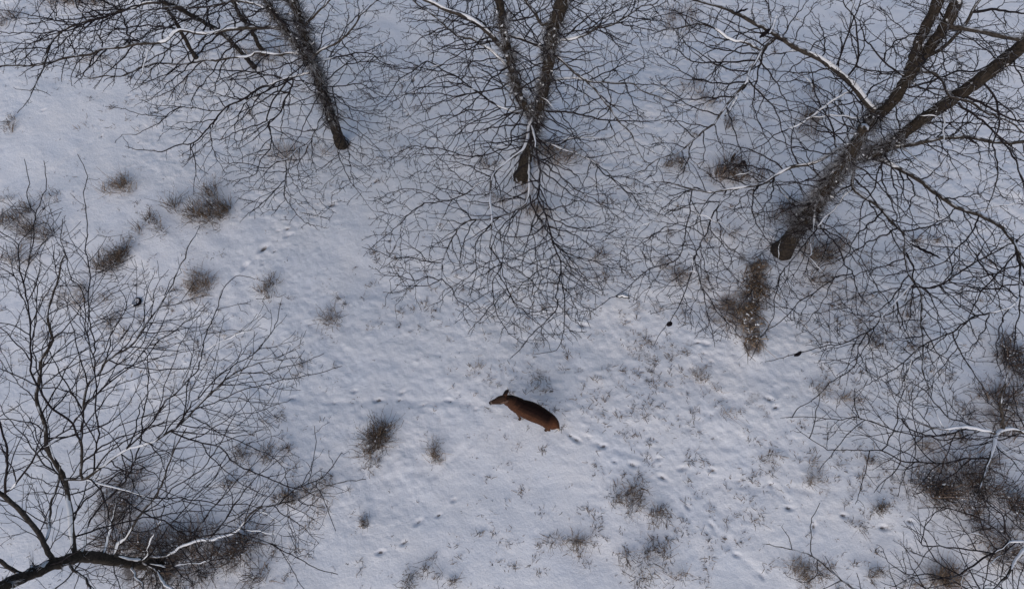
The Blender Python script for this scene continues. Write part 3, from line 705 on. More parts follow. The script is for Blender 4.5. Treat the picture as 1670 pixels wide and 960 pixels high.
TREES = [
 dict(name='thorny_tree', label='thorny bare tree, leftmost of the three upper trunks, its foot in tan grass', seed=21, cap=5.2, tip=.0072, trunk_thorn=(.9,1.9,5), tlen=1.25,
  trunk=[(['A',(1660,700),(1622,600),(1582,480),(1545,370),(1500,240),(1470,140),(1445,60),(1415,-40),(1400,-100)],None,.135,.075),
         (['A',(1530,330),(1450,230),(1385,140),(1330,60),(1275,-20),(1240,-80)],[3.0,3.5,4.0,4.4,4.8,5.1],.075,.05)],
  limbs=[(['A',(1400,125),(1250,115),(1100,145),(990,155),(860,155),(810,200),(600,225),(450,255),(350,280),(230,310),(60,325),(-100,330)],3.9,3.2,.045,.01,0,.45),
   (['A',(1430,320),(1350,380),(1240,430),(1150,490),(1075,520),(1050,580),(980,650),(935,690),(820,730),(720,735),(595,715)],2.7,2.0,.028,.006,0,.25),
   (['A',(1075,520),(900,520),(780,515),(690,495)],2.3,2.2,.012,.005,0,0),(['A',(880,518),(780,580),(700,630),(595,650)],2.3,2.2,.011,.005,0,0),
   (['A',(800,552),(640,545),(520,510)],2.3,2.2,.010,.005,0,0),(['A',(935,690),(950,780),(955,860),(945,950)],2.1,1.8,.013,.005,0,0),
   (['A',(1400,215),(1300,232),(1180,265),(1060,280),(900,290),(780,300),(650,340),(550,375),(440,375),(360,350),(270,325)],3.2,2.8,.03,.006,0,.3),
   (['A',(1400,380),(1330,480),(1290,600),(1200,620),(1080,680),(1000,670)],2.6,2.0,.02,.006,0,0),
   (['A',(1440,420),(1370,560),(1300,600),(1330,680),(1270,760),(1240,850),(1120,900)],2.4,1.8,.02,.006,0,0),
   (['A',(1590,600),(1500,690),(1400,770),(1270,820),(1180,790),(1080,800)],1.1,1.6,.02,.006,0,.6),
   (['A',(1400,765),(1390,880),(1385,960),(1440,1055),(1520,1095),(1600,1110)],1.5,1.6,.013,.005,0,0),
   (['A',(1390,880),(1300,960),(1240,1030),(1160,1080)],1.5,1.5,.012,.005,0,0),
   (['A',(1540,270),(1600,220),(1680,180),(1780,60),(1860,-40)],3.2,4.0,.03,.008,0,.3),(['A',(1560,340),(1670,280),(1800,260),(1900,330)],2.8,2.9,.02,.006,0,.3),
   (['A',(1600,500),(1700,420),(1800,430),(1880,500)],2.1,2.3,.016,.005,0,0),(['A',(1600,420),(1650,600),(1640,750),(1720,900),(1780,980)],2.2,1.6,.016,.005,0,0),
   (['A',(1470,140),(1560,60),(1640,-40)],3.9,4.6,.03,.01,0,.3),(['A',(1330,60),(1180,0),(1000,40),(850,30),(640,90)],4.4,4.4,.03,.008,0,.4),
   (['A',(1430,400),(1350,360),(1220,350),(1080,350),(960,340),(840,360)],2.7,2.5,.02,.005,.0,0),(['A',(1440,460),(1300,470),(1150,560),(1060,600)],2.3,2.1,.018,.005,.0,0),
   (['A',(1520,480),(1480,600),(1440,700),(1400,760)],2.1,1.8,.015,.005,0,0)],
  poly=[(60,-60),(790,-60),(760,120),(700,230),(640,320),(560,370),(500,365),(400,340),(330,290),(250,200),(230,140),(60,120),(-40,110),(-60,20)],zr=(1.9,3.9),nattr=3000),
 dict(name='thorny_tree', label='bare thorny tree in the top middle whose trunk forks into a V', seed=22, tip=.0072, cap=6.0, trunk_thorn=(.9,1.9,4.6), tlen=1.2,
  trunk=[(['B',(885,850),(905,760),(930,680),(950,600),(956,572)],None,.17,.105),
         (['B',(955,570),(880,500),(850,400),(822,280),(800,180),(782,60),(765,-30),(755,-100)],[2.2,2.7,3.2,3.9,4.4,5.0,5.4,5.7],.10,.07),
         (['B',(957,560),(985,450),(1010,350),(1020,220),(1040,120),(1075,20),(1100,-60)],[2.25,2.9,3.5,4.2,4.8,5.4,5.8],.115,.13)],
  limbs=[(['B',(945,600),(920,660),(900,730),(850,770),(790,810),(725,865),(725,950),(735,1060),(732,1200)],2.2,2.3,.035,.008,0,.9),
   (['B',(905,720),(912,800),(920,900),(925,975),(870,1015),(740,1070),(600,1080),(560,1125),(520,1185),(490,1255),(500,1355)],1.9,1.9,.03,.008,0,.6),
   (['B',(940,600),(980,800),(970,1000),(1020,1075),(1045,1185),(1075,1255),(1075,1335),(1055,1415),(1050,1515),(1000,1575),(895,1680),(830,1740)],2.3,2.2,.026,.006,0,.15),
   (['B',(732,1195),(800,1285),(740,1375),(740,1475),(760,1555),(820,1615),(890,1680)],2.3,1.9,.014,.005,0,0),
   (['B',(780,1355),(850,1475),(940,1555),(1030,1645)],2.1,1.9,.012,.005,0,0),(['B',(1075,1335),(1100,1435),(1095,1555),(1090,1635),(1060,1695),(960,1715)],2.1,1.9,.012,.005,0,0),
   (['B',(740,1475),(690,1555),(620,1635)],2.0,1.8,.011,.005,0,0),(['B',(490,1255),(400,1265),(250,1255),(120,1205)],2.0,2.0,.013,.005,0,0),
   (['B',(490,1350),(380,1360),(240,1345),(160,1295)],1.9,2.0,.012,.005,0,0),(['B',(500,1355),(540,1415),(600,1475),(660,1535)],1.9,1.8,.012,.005,0,0),
   (['B',(700,860),(560,960),(420,995),(300,1065),(200,1185),(120,1225)],2.2,2.2,.016,.005,0,.2),(['B',(500,1360),(430,1375),(300,1420),(200,1420)],1.9,1.9,.011,.005,0,0),
   (['B',(820,290),(720,150),(640,90),(540,50),(430,5),(300,-60)],4.0,5.2,.055,.03,.1,1),(['B',(840,340),(720,250),(580,170),(470,90),(360,10),(250,-60)],3.6,4.6,.03,.01,0,.5),
   (['B',(810,185),(900,200),(1000,240),(1060,280),(1130,340),(1230,400),(1290,510),(1350,580),(1420,640),(1440,720),(1480,800)],4.4,3.0,.035,.006,0,.5),
   (['B',(1010,400),(1100,385),(1250,400),(1430,410),(1600,500),(1680,520)],3.2,3.0,.032,.006,0,.4),(['B',(1000,540),(1130,540),(1250,570),(1380,590),(1500,590),(1620,560)],2.4,2.6,.024,.005,0,.1),
   (['B',(1040,200),(1150,180),(1300,130),(1450,50),(1600,-20)],4.3,4.8,.03,.008,0,.3),(['B',(1030,150),(960,110),(920,40),(880,-60)],4.8,5.4,.035,.02,0,.3),
   (['B',(930,570),(820,540),(740,495),(650,430),(500,330),(440,290),(300,370),(200,500),(60,520)],2.4,2.4,.024,.005,0,.2),
   (['B',(740,500),(700,550),(640,545),(500,565),(380,600),(240,680)],2.3,2.0,.016,.005,0,.2),(['B',(930,690),(1050,720),(1140,745),(1230,800),(1330,880),(1430,960),(1500,1060)],1.6,2.0,.022,.005,0,.5),
   (['B',(880,520),(830,620),(830,700),(700,760),(540,740),(360,700),(200,790)],2.5,2.0,.018,.005,0,0),(['B',(850,400),(720,440),(540,470),(380,440),(200,470)],3.2,2.9,.018,.005,0,0),
   (['B',(1000,560),(1100,620),(1200,760),(1230,800)],2.2,2.0,.015,.005,0,0),(['B',(730,1100),(650,1180),(660,1300),(640,1430)],2.2,2.0,.013,.005,0,0),
   (['B',(960,1000),(930,1130),(960,1230),(970,1330),(920,1460)],2.1,2.0,.012,.005,0,0),(['B',(870,1015),(800,1130),(800,1260),(780,1355)],2.1,2.1,.012,.005,0,0),
   (['B',(1045,1185),(1150,1240),(1300,1290),(1420,1310)],2.2,2.3,.012,.005,0,0),(['B',(1075,1300),(1200,1400),(1290,1440)],2.2,2.2,.011,.005,0,0)],
  poly=[(560,-60),(1180,-60),(1180,120),(1120,240),(1060,330),(1010,420),(965,500),(925,560),(860,560),(800,530),(710,510),(640,470),(600,410),(620,330),(560,290),(560,80)],zr=(1.8,3.6),nattr=3400),
 dict(name='thorny_tree', label='biggest bare tree at the upper right, leaning thick trunk with shaggy thorns', seed=23, tip=.0070,
  trunk=[(['C',(495,1220),(560,1130),(640,1020),(700,920),(790,800),(860,690),(890,625)],None,.21,.098),
         (['C',(890,620),(960,560),(1045,480),(1110,370),(1180,270),(1270,160),(1330,40),(1360,-60)],[3.1,3.6,4.2,4.8,5.3,5.8,6.2,6.5],.11,.09),
         (['C',(830,760),(930,760),(1050,680),(1120,620),(1240,540),(1340,470),(1480,370),(1580,290),(1680,205),(1780,130)],[2.6,2.9,3.4,3.8,4.4,4.9,5.4,5.8,6.2,6.5],.10,.115),
         (['C',(1095,390),(1145,240),(1200,120),(1255,0),(1280,-80)],[4.6,5.4,5.9,6.3,6.6],.08,.09)],
  limbs=[(['C',(915,600),(890,530),(850,450),(800,400),(700,310),(620,270),(540,240),(450,180),(380,120),(300,80),(240,50),(120,20),(-20,-20)],3.6,4.6,.075,.012,0,.65),
   (['C',(470,200),(400,235),(370,300),(320,410),(260,480),(170,590),(70,680),(0,740),(-150,800),(-260,860)],4.4,3.6,.032,.006,.1,.5),
   (['C',(400,232),(280,190),(170,150),(100,110),(-40,150),(-150,170)],4.3,4.2,.03,.006,0,.5),
   (['C',(870,690),(760,710),(700,750),(560,800),(450,850),(370,900),(230,915),(120,940),(0,900),(-140,880)],2.9,2.9,.05,.008,0,.8),
   (['C',(1290,165),(1450,160),(1560,185),(1680,195),(1800,230)],5.9,6.3,.045,.03,0,.15),
   (['C',(960,780),(1150,710),(1260,670),(1400,670),(1500,690),(1680,690),(1800,720)],3.3,4.2,.045,.025,0,.3),
   (['C',(940,820),(1100,860),(1200,900),(1260,955),(1340,1005),(1450,1045),(1560,1105),(1610,1175),(1650,1245),(1700,1350)],2.6,3.6,.05,.02,0,.2),
   (['C',(800,860),(820,955),(920,1005),(1000,1075),(1090,1165),(1090,1285),(1105,1365),(1165,1435),(1170,1555),(1170,1695),(1165,1785),(1210,1905)],2.3,2.6,.036,.007,0,.05),
   (['C',(1105,1375),(1050,1455),(920,1605),(870,1715),(830,1805),(760,1850),(670,1905)],2.5,2.5,.016,.006,0,.4),
   (['C',(920,1605),(850,1635),(780,1675),(640,1700),(500,1735),(400,1750)],2.5,2.3,.012,.005,0,0),
   (['C',(1105,1390),(1230,1405),(1370,1305),(1550,1205),(1700,1130)],2.5,3.4,.018,.01,0,.1),
   (['C',(1700,1150),(1670,1465),(1550,1505),(1400,1545),(1300,1625),(1170,1695),(1040,1785),(880,1875)],3.6,2.8,.022,.006,.15,.45),
   (['C',(1300,1640),(1370,1745),(1460,1885),(1500,1960)],2.9,2.6,.014,.005,0,0),
   (['C',(740,960),(740,1155),(800,1245),(850,1315),(850,1425),(870,1540)],1.9,2.1,.02,.006,0,0),
   (['C',(700,1000),(640,1135),(620,1285),(600,1330)],1.8,2.0,.02,.008,0,.8),(['C',(760,960),(680,1080),(600,1180),(560,1255),(500,1325),(470,1405),(400,1455)],2.2,2.1,.018,.006,0,.4),
   (['C',(850,1325),(700,1385),(610,1435),(480,1555),(390,1655),(330,1745)],2.1,1.9,.014,.005,0,0),(['C',(500,1325),(470,1450),(440,1560),(380,1660)],2.1,1.8,.012,.005,0,0),
   (['C',(230,915),(190,1000),(130,1105),(70,1235),(90,1385),(130,1555),(170,1695)],2.9,2.2,.018,.005,0,.15),(['C',(90,1425),(200,1545),(290,1635)],2.3,2.2,.011,.005,0,0),
   (['C',(120,940),(60,900),(0,1265),(-185,1325),(-285,1415),(-455,1520),(-565,1525)],2.9,2.3,.014,.005,0,0),(['C',(70,1240),(20,1435),(-60,1565),(-130,1675)],2.5,2.2,.012,.005,0,0),
   (['C',(1180,330),(1250,340),(1290,400),(1300,460),(1420,500),(1560,580),(1680,640)],5.0,5.0,.03,.012,0,0),(['C',(1190,300),(1300,230),(1400,100),(1480,-40)],5.3,6.3,.035,.02,0,.2),
   (['C',(1080,490),(1250,390),(1420,350),(1560,300),(1700,330)],4.4,4.8,.022,.01,0,0),(['C',(740,320),(800,220),(840,100),(880,-30)],4.0,4.8,.02,.01,0,0),(['C',(830,380),(880,260),(870,150),(800,30),(780,-50)],4.1,5.0,.022,.008,0,0),
   (['C',(1080,400),(960,280),(880,180),(820,60)],4.7,5.2,.02,.006,0,.2),(['C',(1350,480),(1500,520),(1600,560),(1700,600)],4.9,5.3,.025,.012,0,0),(['C',(1350,480),(1450,600),(1560,660),(1620,760),(1670,900),(1720,1000)],4.8,4.6,.022,.008,0,0),
   (['C',(1480,380),(1540,460),(1560,560),(1520,720),(1530,880),(1480,1040)],5.4,4.6,.02,.006,0,0),(['C',(770,650),(730,580),(660,430),(620,300)],3.2,3.6,.02,.006,0,.1),
   (['C',(830,450),(700,520),(600,590),(480,650),(360,720),(240,780)],3.8,3.4,.018,.006,0,.6),(['C',(1320,1030),(1240,1100),(1140,1180),(1100,1180)],3.3,2.9,.014,.006,0,0),
   (['C',(1440,100),(1560,60),(1700,95)],5.9,6.2,.026,.012,0,.1),(['C',(1500,1000),(1420,1150),(1280,1260),(1140,1320),(1020,1340),(900,1330)],3.7,2.8,.016,.005,0,0),
   (['C',(1600,1180),(1520,1340),(1440,1450),(1400,1540),(1420,1640),(1480,1700)],3.7,3.0,.016,.005,0,0),(['C',(1000,760),(940,900),(880,1010),(860,1130),(880,1240)],2.9,2.3,.016,.005,0,0)],
  poly=[(1090,-60),(1740,-60),(1740,640),(1600,590),(1520,640),(1400,620),(1350,600),(1300,520),(1230,500),(1180,560),(1110,520),(1040,490),(990,450),(1000,340),(1060,280),(1040,200),(1010,60),(1050,-40)],
  zr=lambda x,y,R: R.uniform(1.8, 3.2 + 2.6*min(1,max(0,(x-1150)/450))*min(1,max(.2,(700-y)/600))),nattr=4600, trunk_thorn=(.9,2.6,3.3), tlen=1.5,
  pods=[([(1239,62),(1246,56),(1258,46)],4.4,.045),([(1198,22),(1208,18),(1220,15)],4.5,.03),([(1182,190),(1190,178),(1199,163),(1204,154)],3.9,.035,True),
        ([(1253,57),(1260,46),(1264,32),(1268,24)],4.5,.03,True),([(1088,531),(1092,528),(1096,525)],2.2,.05),([(1295,580),(1301,578),(1307,573)],2.35,.035),
        ([(1484,397),(1500,405),(1520,414),(1534,421)],3.2,.03),([(1210,148),(1214,142),(1220,128)],3.9,.03)]),
 dict(name='thorny_tree', label='bare tree in the lower left corner, trunk leaning left with a snowy fork', seed=24, radial=4, cap=3.5, lk=.72, trunk_thorn=(.5,.12), tip=.0052, thorn=.45,
  trunk=[(['G',(760,838),(720,832),(600,822),(500,805),(400,790),(290,820),(150,880),(0,945),(-160,1010)],[0,.5,1.2,1.8,2.4,3.0,3.5,4.1,4.8],.10,.085)],
  limbs=[(['G',(360,785),(340,680),(340,600),(320,500),(300,430),(290,350),(240,280),(220,180),(180,80),(165,-40),(215,-170),(240,-250),(240,-410),(270,-520),(280,-640),(320,-665)],2.6,5.6,.06,.008,0,.25),
   (['G',(250,800),(200,690),(140,620),(60,540),(0,495),(-120,420)],3.1,4.6,.055,.03,0,.1),
   (['G',(330,485),(430,440),(520,370),(600,300),(720,260),(850,180),(950,80),(1050,0),(1130,-95),(1250,-150),(1450,-165)],3.9,4.2,.034,.006,0,.45),
   (['G',(530,790),(535,700),(545,620),(580,520)],1.8,2.6,.03,.01,0,1),(['G',(590,790),(620,700),(650,640),(720,550),(800,440),(850,300),(880,160)],1.6,3.4,.036,.008,0,.35),
   (['G',(715,812),(850,770),(1000,710),(1150,675),(1200,600),(1320,545),(1480,500),(1670,450),(1780,420)],.9,2.4,.034,.006,0,.6),
   (['G',(500,795),(600,792),(710,810)],1.9,1.0,.05,.035,0,1),
   (['G',(715,830),(780,890),(850,960),(930,1040)],.8,1.8,.034,.02,0,1),(['G',(650,850),(680,900),(710,960)],1.0,1.6,.03,.012,0,1),
   (['G',(720,845),(850,840),(950,815),(1100,810)],.8,1.6,.02,.008,0,.9),(['G',(715,800),(740,700),(790,620),(800,540)],1.1,2.6,.016,.008,0,.9),
   (['G',(400,520),(600,480),(740,520),(940,540),(1290,550)],3.6,3.0,.018,.006,0,.4),(['G',(600,520),(780,640),(950,695),(1150,680),(1300,730),(1450,800),(1630,890)],3.0,2.2,.018,.006,0,0),
   (['G',(830,200),(960,255),(1080,280),(1200,370),(1300,410),(1450,470),(1520,440),(1600,380),(1660,300)],4.0,3.2,.018,.006,0,0),(['G',(940,140),(1060,210),(1150,250),(1330,290),(1380,380)],4.0,3.2,.013,.005,0,0),
   (['G',(325,480),(345,300),(390,100),(400,-10),(500,-140),(640,-240),(740,-370),(800,-480),(850,-580),(910,-690),(950,-810)],4.0,4.9,.03,.006,0,.1),
   (['G',(600,300),(760,120),(860,0),(960,-130),(1010,-320),(1100,-500),(1130,-560),(1250,-570)],4.1,4.7,.018,.005,0,0),(['G',(850,180),(940,30),(1080,-90),(1250,-200),(1330,-320),(1380,-440)],4.1,4.3,.016,.005,0,0),
   (['G',(950,80),(1100,-60),(1300,-120),(1440,-130),(1580,-200)],4.0,3.9,.013,.005,0,0),(['G',(800,200),(900,100),(1200,-20),(1500,-90),(1660,-140)],4.0,3.8,.014,.005,0,0),
   (['G',(230,220),(150,-10),(110,-260),(105,-560),(70,-740),(0,-800),(-80,-860)],4.9,5.6,.024,.006,0,0),(['G',(105,-560),(160,-860),(200,-960),(210,-1020),(222,-1130)],5.5,5.9,.012,.005,0,0),
   (['G',(240,-260),(200,-460),(110,-580),(0,-620)],5.4,5.6,.012,.005,0,0),(['G',(400,440),(460,200),(450,-160),(430,-460),(420,-690),(415,-960),(410,-1060),(390,-1150)],4.0,5.2,.018,.005,0,0),
   (['G',(445,-200),(400,-460),(330,-660),(290,-840)],4.8,5.3,.012,.005,0,0),(['G',(160,-860),(140,-1010),(120,-1130)],5.7,5.9,.010,.005,0,0),
   (['G',(200,690),(240,560),(280,460),(300,350)],3.2,3.8,.03,.012,0,.5),(['G',(150,870),(0,830),(-80,800)],3.5,4.2,.04,.03,0,.5),(['G',(60,545),(40,300),(-20,120),(-60,-100)],4.4,5.2,.026,.01,0,0),
   (['G',(60,545),(100,430),(180,300),(300,200),(420,60),(560,-60)],4.4,4.9,.022,.006,0,.2),(['G',(400,780),(420,650),(520,520),(640,380),(700,180),(720,-20),(700,-200)],2.4,4.4,.026,.006,0,.2),
   (['G',(720,550),(860,440),(1000,350),(1150,120),(1300,80),(1420,30)],2.7,3.2,.015,.005,0,.1),(['G',(1450,470),(1400,560),(1420,680),(1440,800)],3.0,2.4,.010,.005,0,0),
   (['G',(1520,480),(1600,560),(1620,670)],3.0,2.7,.010,.005,0,0),(['G',(1480,460),(1530,300),(1550,180)],3.1,3.4,.010,.005,0,0),
   (['G',(1300,730),(1400,820),(1500,940)],2.3,2.0,.010,.005,0,0),(['G',(350,850),(450,950),(500,1040)],2.8,3.4,.03,.015,0,.2),(['G',(560,-60),(700,-180),(860,-330),(1020,-430)],4.8,4.9,.012,.005,0,0),
   (['G',(450,-160),(560,-330),(640,-430),(590,-500)],4.8,5.0,.011,.005,0,0),(['G',(290,340),(380,200),(480,80),(560,-60)],4.4,4.8,.016,.006,0,.2)],
  poly=[(-60,300),(60,330),(160,400),(300,470),(400,500),(470,530),(500,600),(450,650),(440,720),(540,790),(500,900),(400,880),(300,960),(-60,1010)],
  zr=lambda x,y,R: R.uniform(2.2,5.0)-.8*(x>300),nattr=3000),
 dict(name='thorny_tree', label='bare tree past the right edge reaching in with one snow-white limb', seed=25, radial=0, cap=3.8, trunk_thorn=(.5,.12), thorn=.6,
  trunk=[([(1800,740),(1850,720),(1920,680)],[0,1.8,3.6],.15,.1)],
  limbs=[([(1850,725),(1740,720),'I',(1680,200),(1630,175),(1530,182),(1520,280),(1490,330),(1475,410),(1440,500)],2.2,2.9,.055,.012,.05,.9),
   (['I',(1540,182),(1400,170),(1280,180),(1160,150),(1050,120)],2.8,2.8,.03,.008,0,.6),(['I',(1640,180),(1590,100),(1560,0),(1600,-100)],2.9,3.4,.03,.008,0,.4),
   (['I',(1450,175),(1330,130),(1240,30),(1200,-20),(1120,-60)],2.8,3.0,.014,.006,0,0),(['I',(1400,200),(1240,240),(1100,200),(960,140),(860,130),(730,140),(600,120),(490,130)],2.8,2.4,.014,.005,0,0),
   (['I',(1500,320),(1300,330),(1180,340),(1060,350),(980,280),(920,295),(750,285),(620,220),(575,170)],2.8,2.3,.016,.005,0,0),(['I',(1060,350),(1020,410),(935,470)],2.4,2.2,.010,.005,0,0),
   (['I',(910,300),(890,400),(870,550)],2.3,2.1,.010,.005,0,0),(['I',(620,220),(640,160),(700,0),(660,-20)],2.3,2.5,.010,.005,0,0),(['I',(540,130),(560,80),(660,0)],2.3,2.4,.009,.005,0,0),
   (['I',(1060,100),(1120,180),(1280,230),(1440,240),(1560,220)],2.7,3.0,.014,.006,0,0),(['I',(980,290),(1050,180),(1060,60),(1090,-20)],2.5,2.9,.012,.005,0,0),
   (['I',(860,130),(830,50),(820,-20)],2.5,2.8,.009,.005,0,0),(['I',(860,180),(770,250),(700,330),(680,390)],2.4,2.2,.009,.005,0,0)],
  poly=[(1320,690),(1400,640),(1500,610),(1740,540),(1740,830),(1560,800),(1440,790),(1420,740)],zr=(2.1,3.8),nattr=1300),
 dict(name='thorny_tree', label='bare tree beyond the bottom right corner reaching in with a fan of branches', seed=26, radial=0, cap=3.8, trunk_thorn=(.5,.12), thorn=.6,
  trunk=[([(1830,960),(1870,950),(1950,930)],[0,2.0,4.0],.14,.09)],
  limbs=[([(1860,952),(1740,860),'I',(1680,735),(1610,840),(1560,900),(1520,960),(1480,1040)],2.4,2.4,.045,.012,.2,1),
   (['I',(1700,640),(1600,700),(1500,770),(1350,880),(1200,900)],2.8,2.2,.024,.006,.0,.5),(['I',(1640,680),(1520,640),(1420,600),(1280,560),(1160,560)],2.7,2.4,.016,.005,0,0),
   (['I',(1600,700),(1560,600),(1480,540),(1440,440)],2.7,2.6,.014,.005,0,0),(['I',(1500,770),(1380,760),(1260,740),(1170,760),(1180,640),(1280,560)],2.5,2.2,.014,.005,0,0),
   (['I',(1350,880),(1260,820),(1180,680),(1090,640)],2.3,2.1,.012,.005,0,0),(['I',(1520,950),(1400,960),(1300,900),(1100,880),(1000,820),(970,745)],2.3,2.0,.014,.005,0,0),
   ([(1860,952),(1740,1000),(1600,1030),(1450,1000),'I',(830,955),(760,890),(640,780),(540,765),(410,735)],2.4,2.0,.03,.006,0,.15),
   (['I',(645,785),(640,650),(675,540)],2.1,2.1,.009,.005,0,0),(['I',(550,765),(530,700),(490,650)],2.1,2.1,.008,.005,0,0),(['I',(770,900),(730,830),(705,790)],2.1,2.1,.008,.005,0,0),
   (['I',(680,815),(670,880),(600,930),(520,910),(490,890)],2.1,2.0,.007,.004,0,0),(['I',(770,905),(700,950)],2.1,2.0,.008,.005,0,0),(['I',(920,980),(880,900),(850,880)],2.1,2.0,.008,.005,0,0)],
  poly=[(1490,850),(1560,820),(1600,790),(1740,760),(1740,1020),(1440,1020),(1450,930)],zr=(1.9,3.4),nattr=900),
 dict(name='slender_tree', label='slender dark trunk at the top left, leftmost of the three thin trunks', seed=27, radial=8, tip=.0068, group='slender trees at the top left',
  trunk=[(['A',(952,280),(900,190),(850,100),(800,30),(770,-30),(730,-100)],None,.055,.035)],
  limbs=[(['A',(830,70),(700,10),(560,60),(400,20)],3.2,3.8,.02,.006,0,.2)],poly=[(60,-60),(330,-60),(330,50),(150,60)],zr=(2.5,4.6),nattr=170,trunk_thorn=(1.0,.2)),
 dict(name='slender_tree', label='slender trunk at the top left that arches far over to the left', seed=28, radial=8, tip=.0068, group='slender trees at the top left',
  trunk=[(['A',(1238,320),(1150,230),(1090,170),(960,90),(850,30),(790,8)],[0,1.2,1.8,2.8,3.4,3.7],.06,.05)],
  limbs=[(['A',(795,10),(680,15),(560,60),(430,100),(320,145),(250,200),(228,260),(215,330),(160,430),(150,490),(85,550)],3.7,3.3,.035,.006,0,.2),
   (['A',(560,60),(400,130),(300,160),(180,160),(0,155),(-80,150)],3.7,3.5,.018,.006,0,0),(['A',(540,215),(440,170),(360,130),(270,100),(100,60),(-60,50)],3.6,3.6,.016,.006,0,0),
   (['A',(160,430),(110,435),(65,425)],3.3,3.2,.008,.005,0,0),(['A',(160,450),(190,455),(235,462)],3.3,3.2,.008,.005,0,0),(['A',(300,160),(160,215),(20,215),(-60,210)],3.4,3.3,.012,.005,0,0),
   (['A',(380,250),(400,330),(360,400),(395,350)],3.3,3.0,.010,.005,0,0)],
  poly=[(-40,-60),(330,-60),(330,60),(180,110),(-40,100)],zr=(2.7,4.2),nattr=330,trunk_thorn=(1.0,.5)),
 dict(name='slender_tree', label='slender thorny trunk with brown grass at its foot, rightmost of the three thin trunks', seed=29, radial=8, tip=.0068, group='slender trees at the top left',
  trunk=[(['A',(1285,262),(1210,130),(1150,50),(1130,-10),(1100,-80)],None,.06,.045)],
  limbs=[(['A',(1160,60),(1040,20),(900,60),(760,40)],3.0,3.3,.02,.006,0,.2)],poly=[(300,-60),(520,-60),(450,60),(330,60)],zr=(2.5,4.6),nattr=170,trunk_thorn=(.8,1.0)),
]
for T in TREES: tree(**T)

# snow-topped pod lying on the open snow and the black ring
def on_snow_pod(pxs, label, wd, snowy):
    c = G(*pxs[len(pxs) // 2]); z = surf(c[0], c[1]) + .035
    pts = [P(x, y, z) for x, y in pxs]
    r = empty('fallen_pod', (c[0], c[1], z)); tag(r, label, 'seed pod', 'fallen seed pods')
    pod(r, pxs, z, wd, snowy)
on_snow_pod([(1005,484),(1015,482),(1027,486)], 'dark snow-topped seed pod lying below the middle tree\'s right twigs', .045, True)
on_snow_pod([(1205,272),(1213,262),(1218,276)], 'curled black pod on the right side of the dark round brush', .04, False)
on_snow_pod([(1192,264),(1196,255),(1200,251)], 'short black pod standing above the dark round brush', .035, False)
c = G(223, 493); m = 40; th = np.linspace(0, 2 * math.pi, m)
zc = surf(c[0], c[1]) + .03
ringr = .098
mb = MB(); wv = .027 * (.55 + .45 * np.cos(th - rad(-25)))+.004
pts = np.stack([c[0] + ringr * np.cos(th), c[1] + ringr * np.sin(th), zc + .010 * np.cos(th + rad(35)) + 0 * th], 1)
mb.tube(pts, wv, 10); rt = mb.build('black_ring', M['pod'], smooth=True); tag(rt, 'small black ring half sunk in the snow among the left shoots', 'ring')
sm = MB(); snow_strip(sm, pts[12:30], np.full(18, .022), 0, 1, rng, 1.3); sm.build('snow_cover', M['snow'], rt)

# ------------------------------------------------------------------ the deer
def ell(bm_v, bm_f, C, up, Rx, Rz, n=16):
    "loft of ellipses along C; Rx sideways, Rz along up; closed ends"
    C = np.asarray(C, float); m = len(C); t = np.gradient(C, axis=0); t /= np.linalg.norm(t, axis=1)[:, None]
    U = np.tile(np.asarray(up, float), (m, 1)); U -= (U * t).sum(1)[:, None] * t; U /= np.linalg.norm(U, axis=1)[:, None]; Sd = np.cross(t, U)
    th = np.arange(n) * 2 * math.pi / n; o = sum(len(x) for x in bm_v)
    v = C[:, None] + Sd[:, None] * (np.cos(th)[None] * np.asarray(Rx)[:, None])[:, :, None] + U[:, None] * (np.sin(th)[None] * np.asarray(Rz)[:, None])[:, :, None]
    bm_v.append(np.concatenate([v.reshape(-1, 3), C[:1], C[-1:]]))
    for a in range(m - 1):
        for b in range(n):
            i, j = o + a * n + b, o + a * n + (b + 1) % n; bm_f.append((i, j, j + n, i + n))
    for b in range(n):
        bm_f.append((o + (b + 1) % n, o + b, o + m * n)); bm_f.append((o + (m - 1) * n + b, o + (m - 1) * n + (b + 1) % n, o + m * n + 1))
def interp_path(keys, n):
    k = np.asarray(keys, float); s = np.linspace(0, 1, len(k)); q = np.linspace(0, 1, n)
    out = np.stack([np.interp(q, s, k[:, i]) for i in range(k.shape[1])], 1)
    for _ in range(2): out[1:-1] = .25 * out[:-2] + .5 * out[1:-1] + .25 * out[2:]
    return out
dv_, df_ = [], []
rump = P(906, 691, .80); chest = P(834, 653, .86)
ax = chest - rump; ax[2] = 0; Lb = np.linalg.norm(ax); ax /= Lb; lf = np.array([-ax[1], ax[0], 0])     # lf: the deer's left
def D(u, s, z):
    p = rump + ax * u + lf * (s - .05 * math.sin(max(0, min(1, u / Lb)) * math.pi)); return np.array([p[0], p[1], z - .08 if z > .3 else z])
gzd = surf(rump[0], rump[1])
k = Lb
torso = interp_path([(-.04, .72, .04, .06), (-.015, .75, .085, .11), (.03, .78, .125, .15), (.13 * k, .80, .16, .18), (.28 * k, .81, .165, .19), (.45 * k, .79, .19, .215), (.62 * k, .78, .195, .225), (.78 * k, .77, .165, .215), (.92 * k, .79, .13, .20), (1.0 * k, .83, .10, .16), (1.03 * k, .85, .05, .09)], 30)
ell(dv_, df_, [D(r[0], .02 * math.sin(r[0] * 2), r[1]) for r in torso], (0, 0, 1), torso[:, 2], torso[:, 3])
poll = P(823, 650, 1.16); nose = P(797.5, 657, .99)
nk = interp_path([(*D(.84 * k, 0, .82), .145, .19), (*D(1.0 * k, .005, .93), .12, .16), (*((D(1.0 * k, 0, .93) + poll) / 2 + [0, 0, .0]), .095, .125), (*(poll + [0, 0, -.03]), .074, .088)], 14)
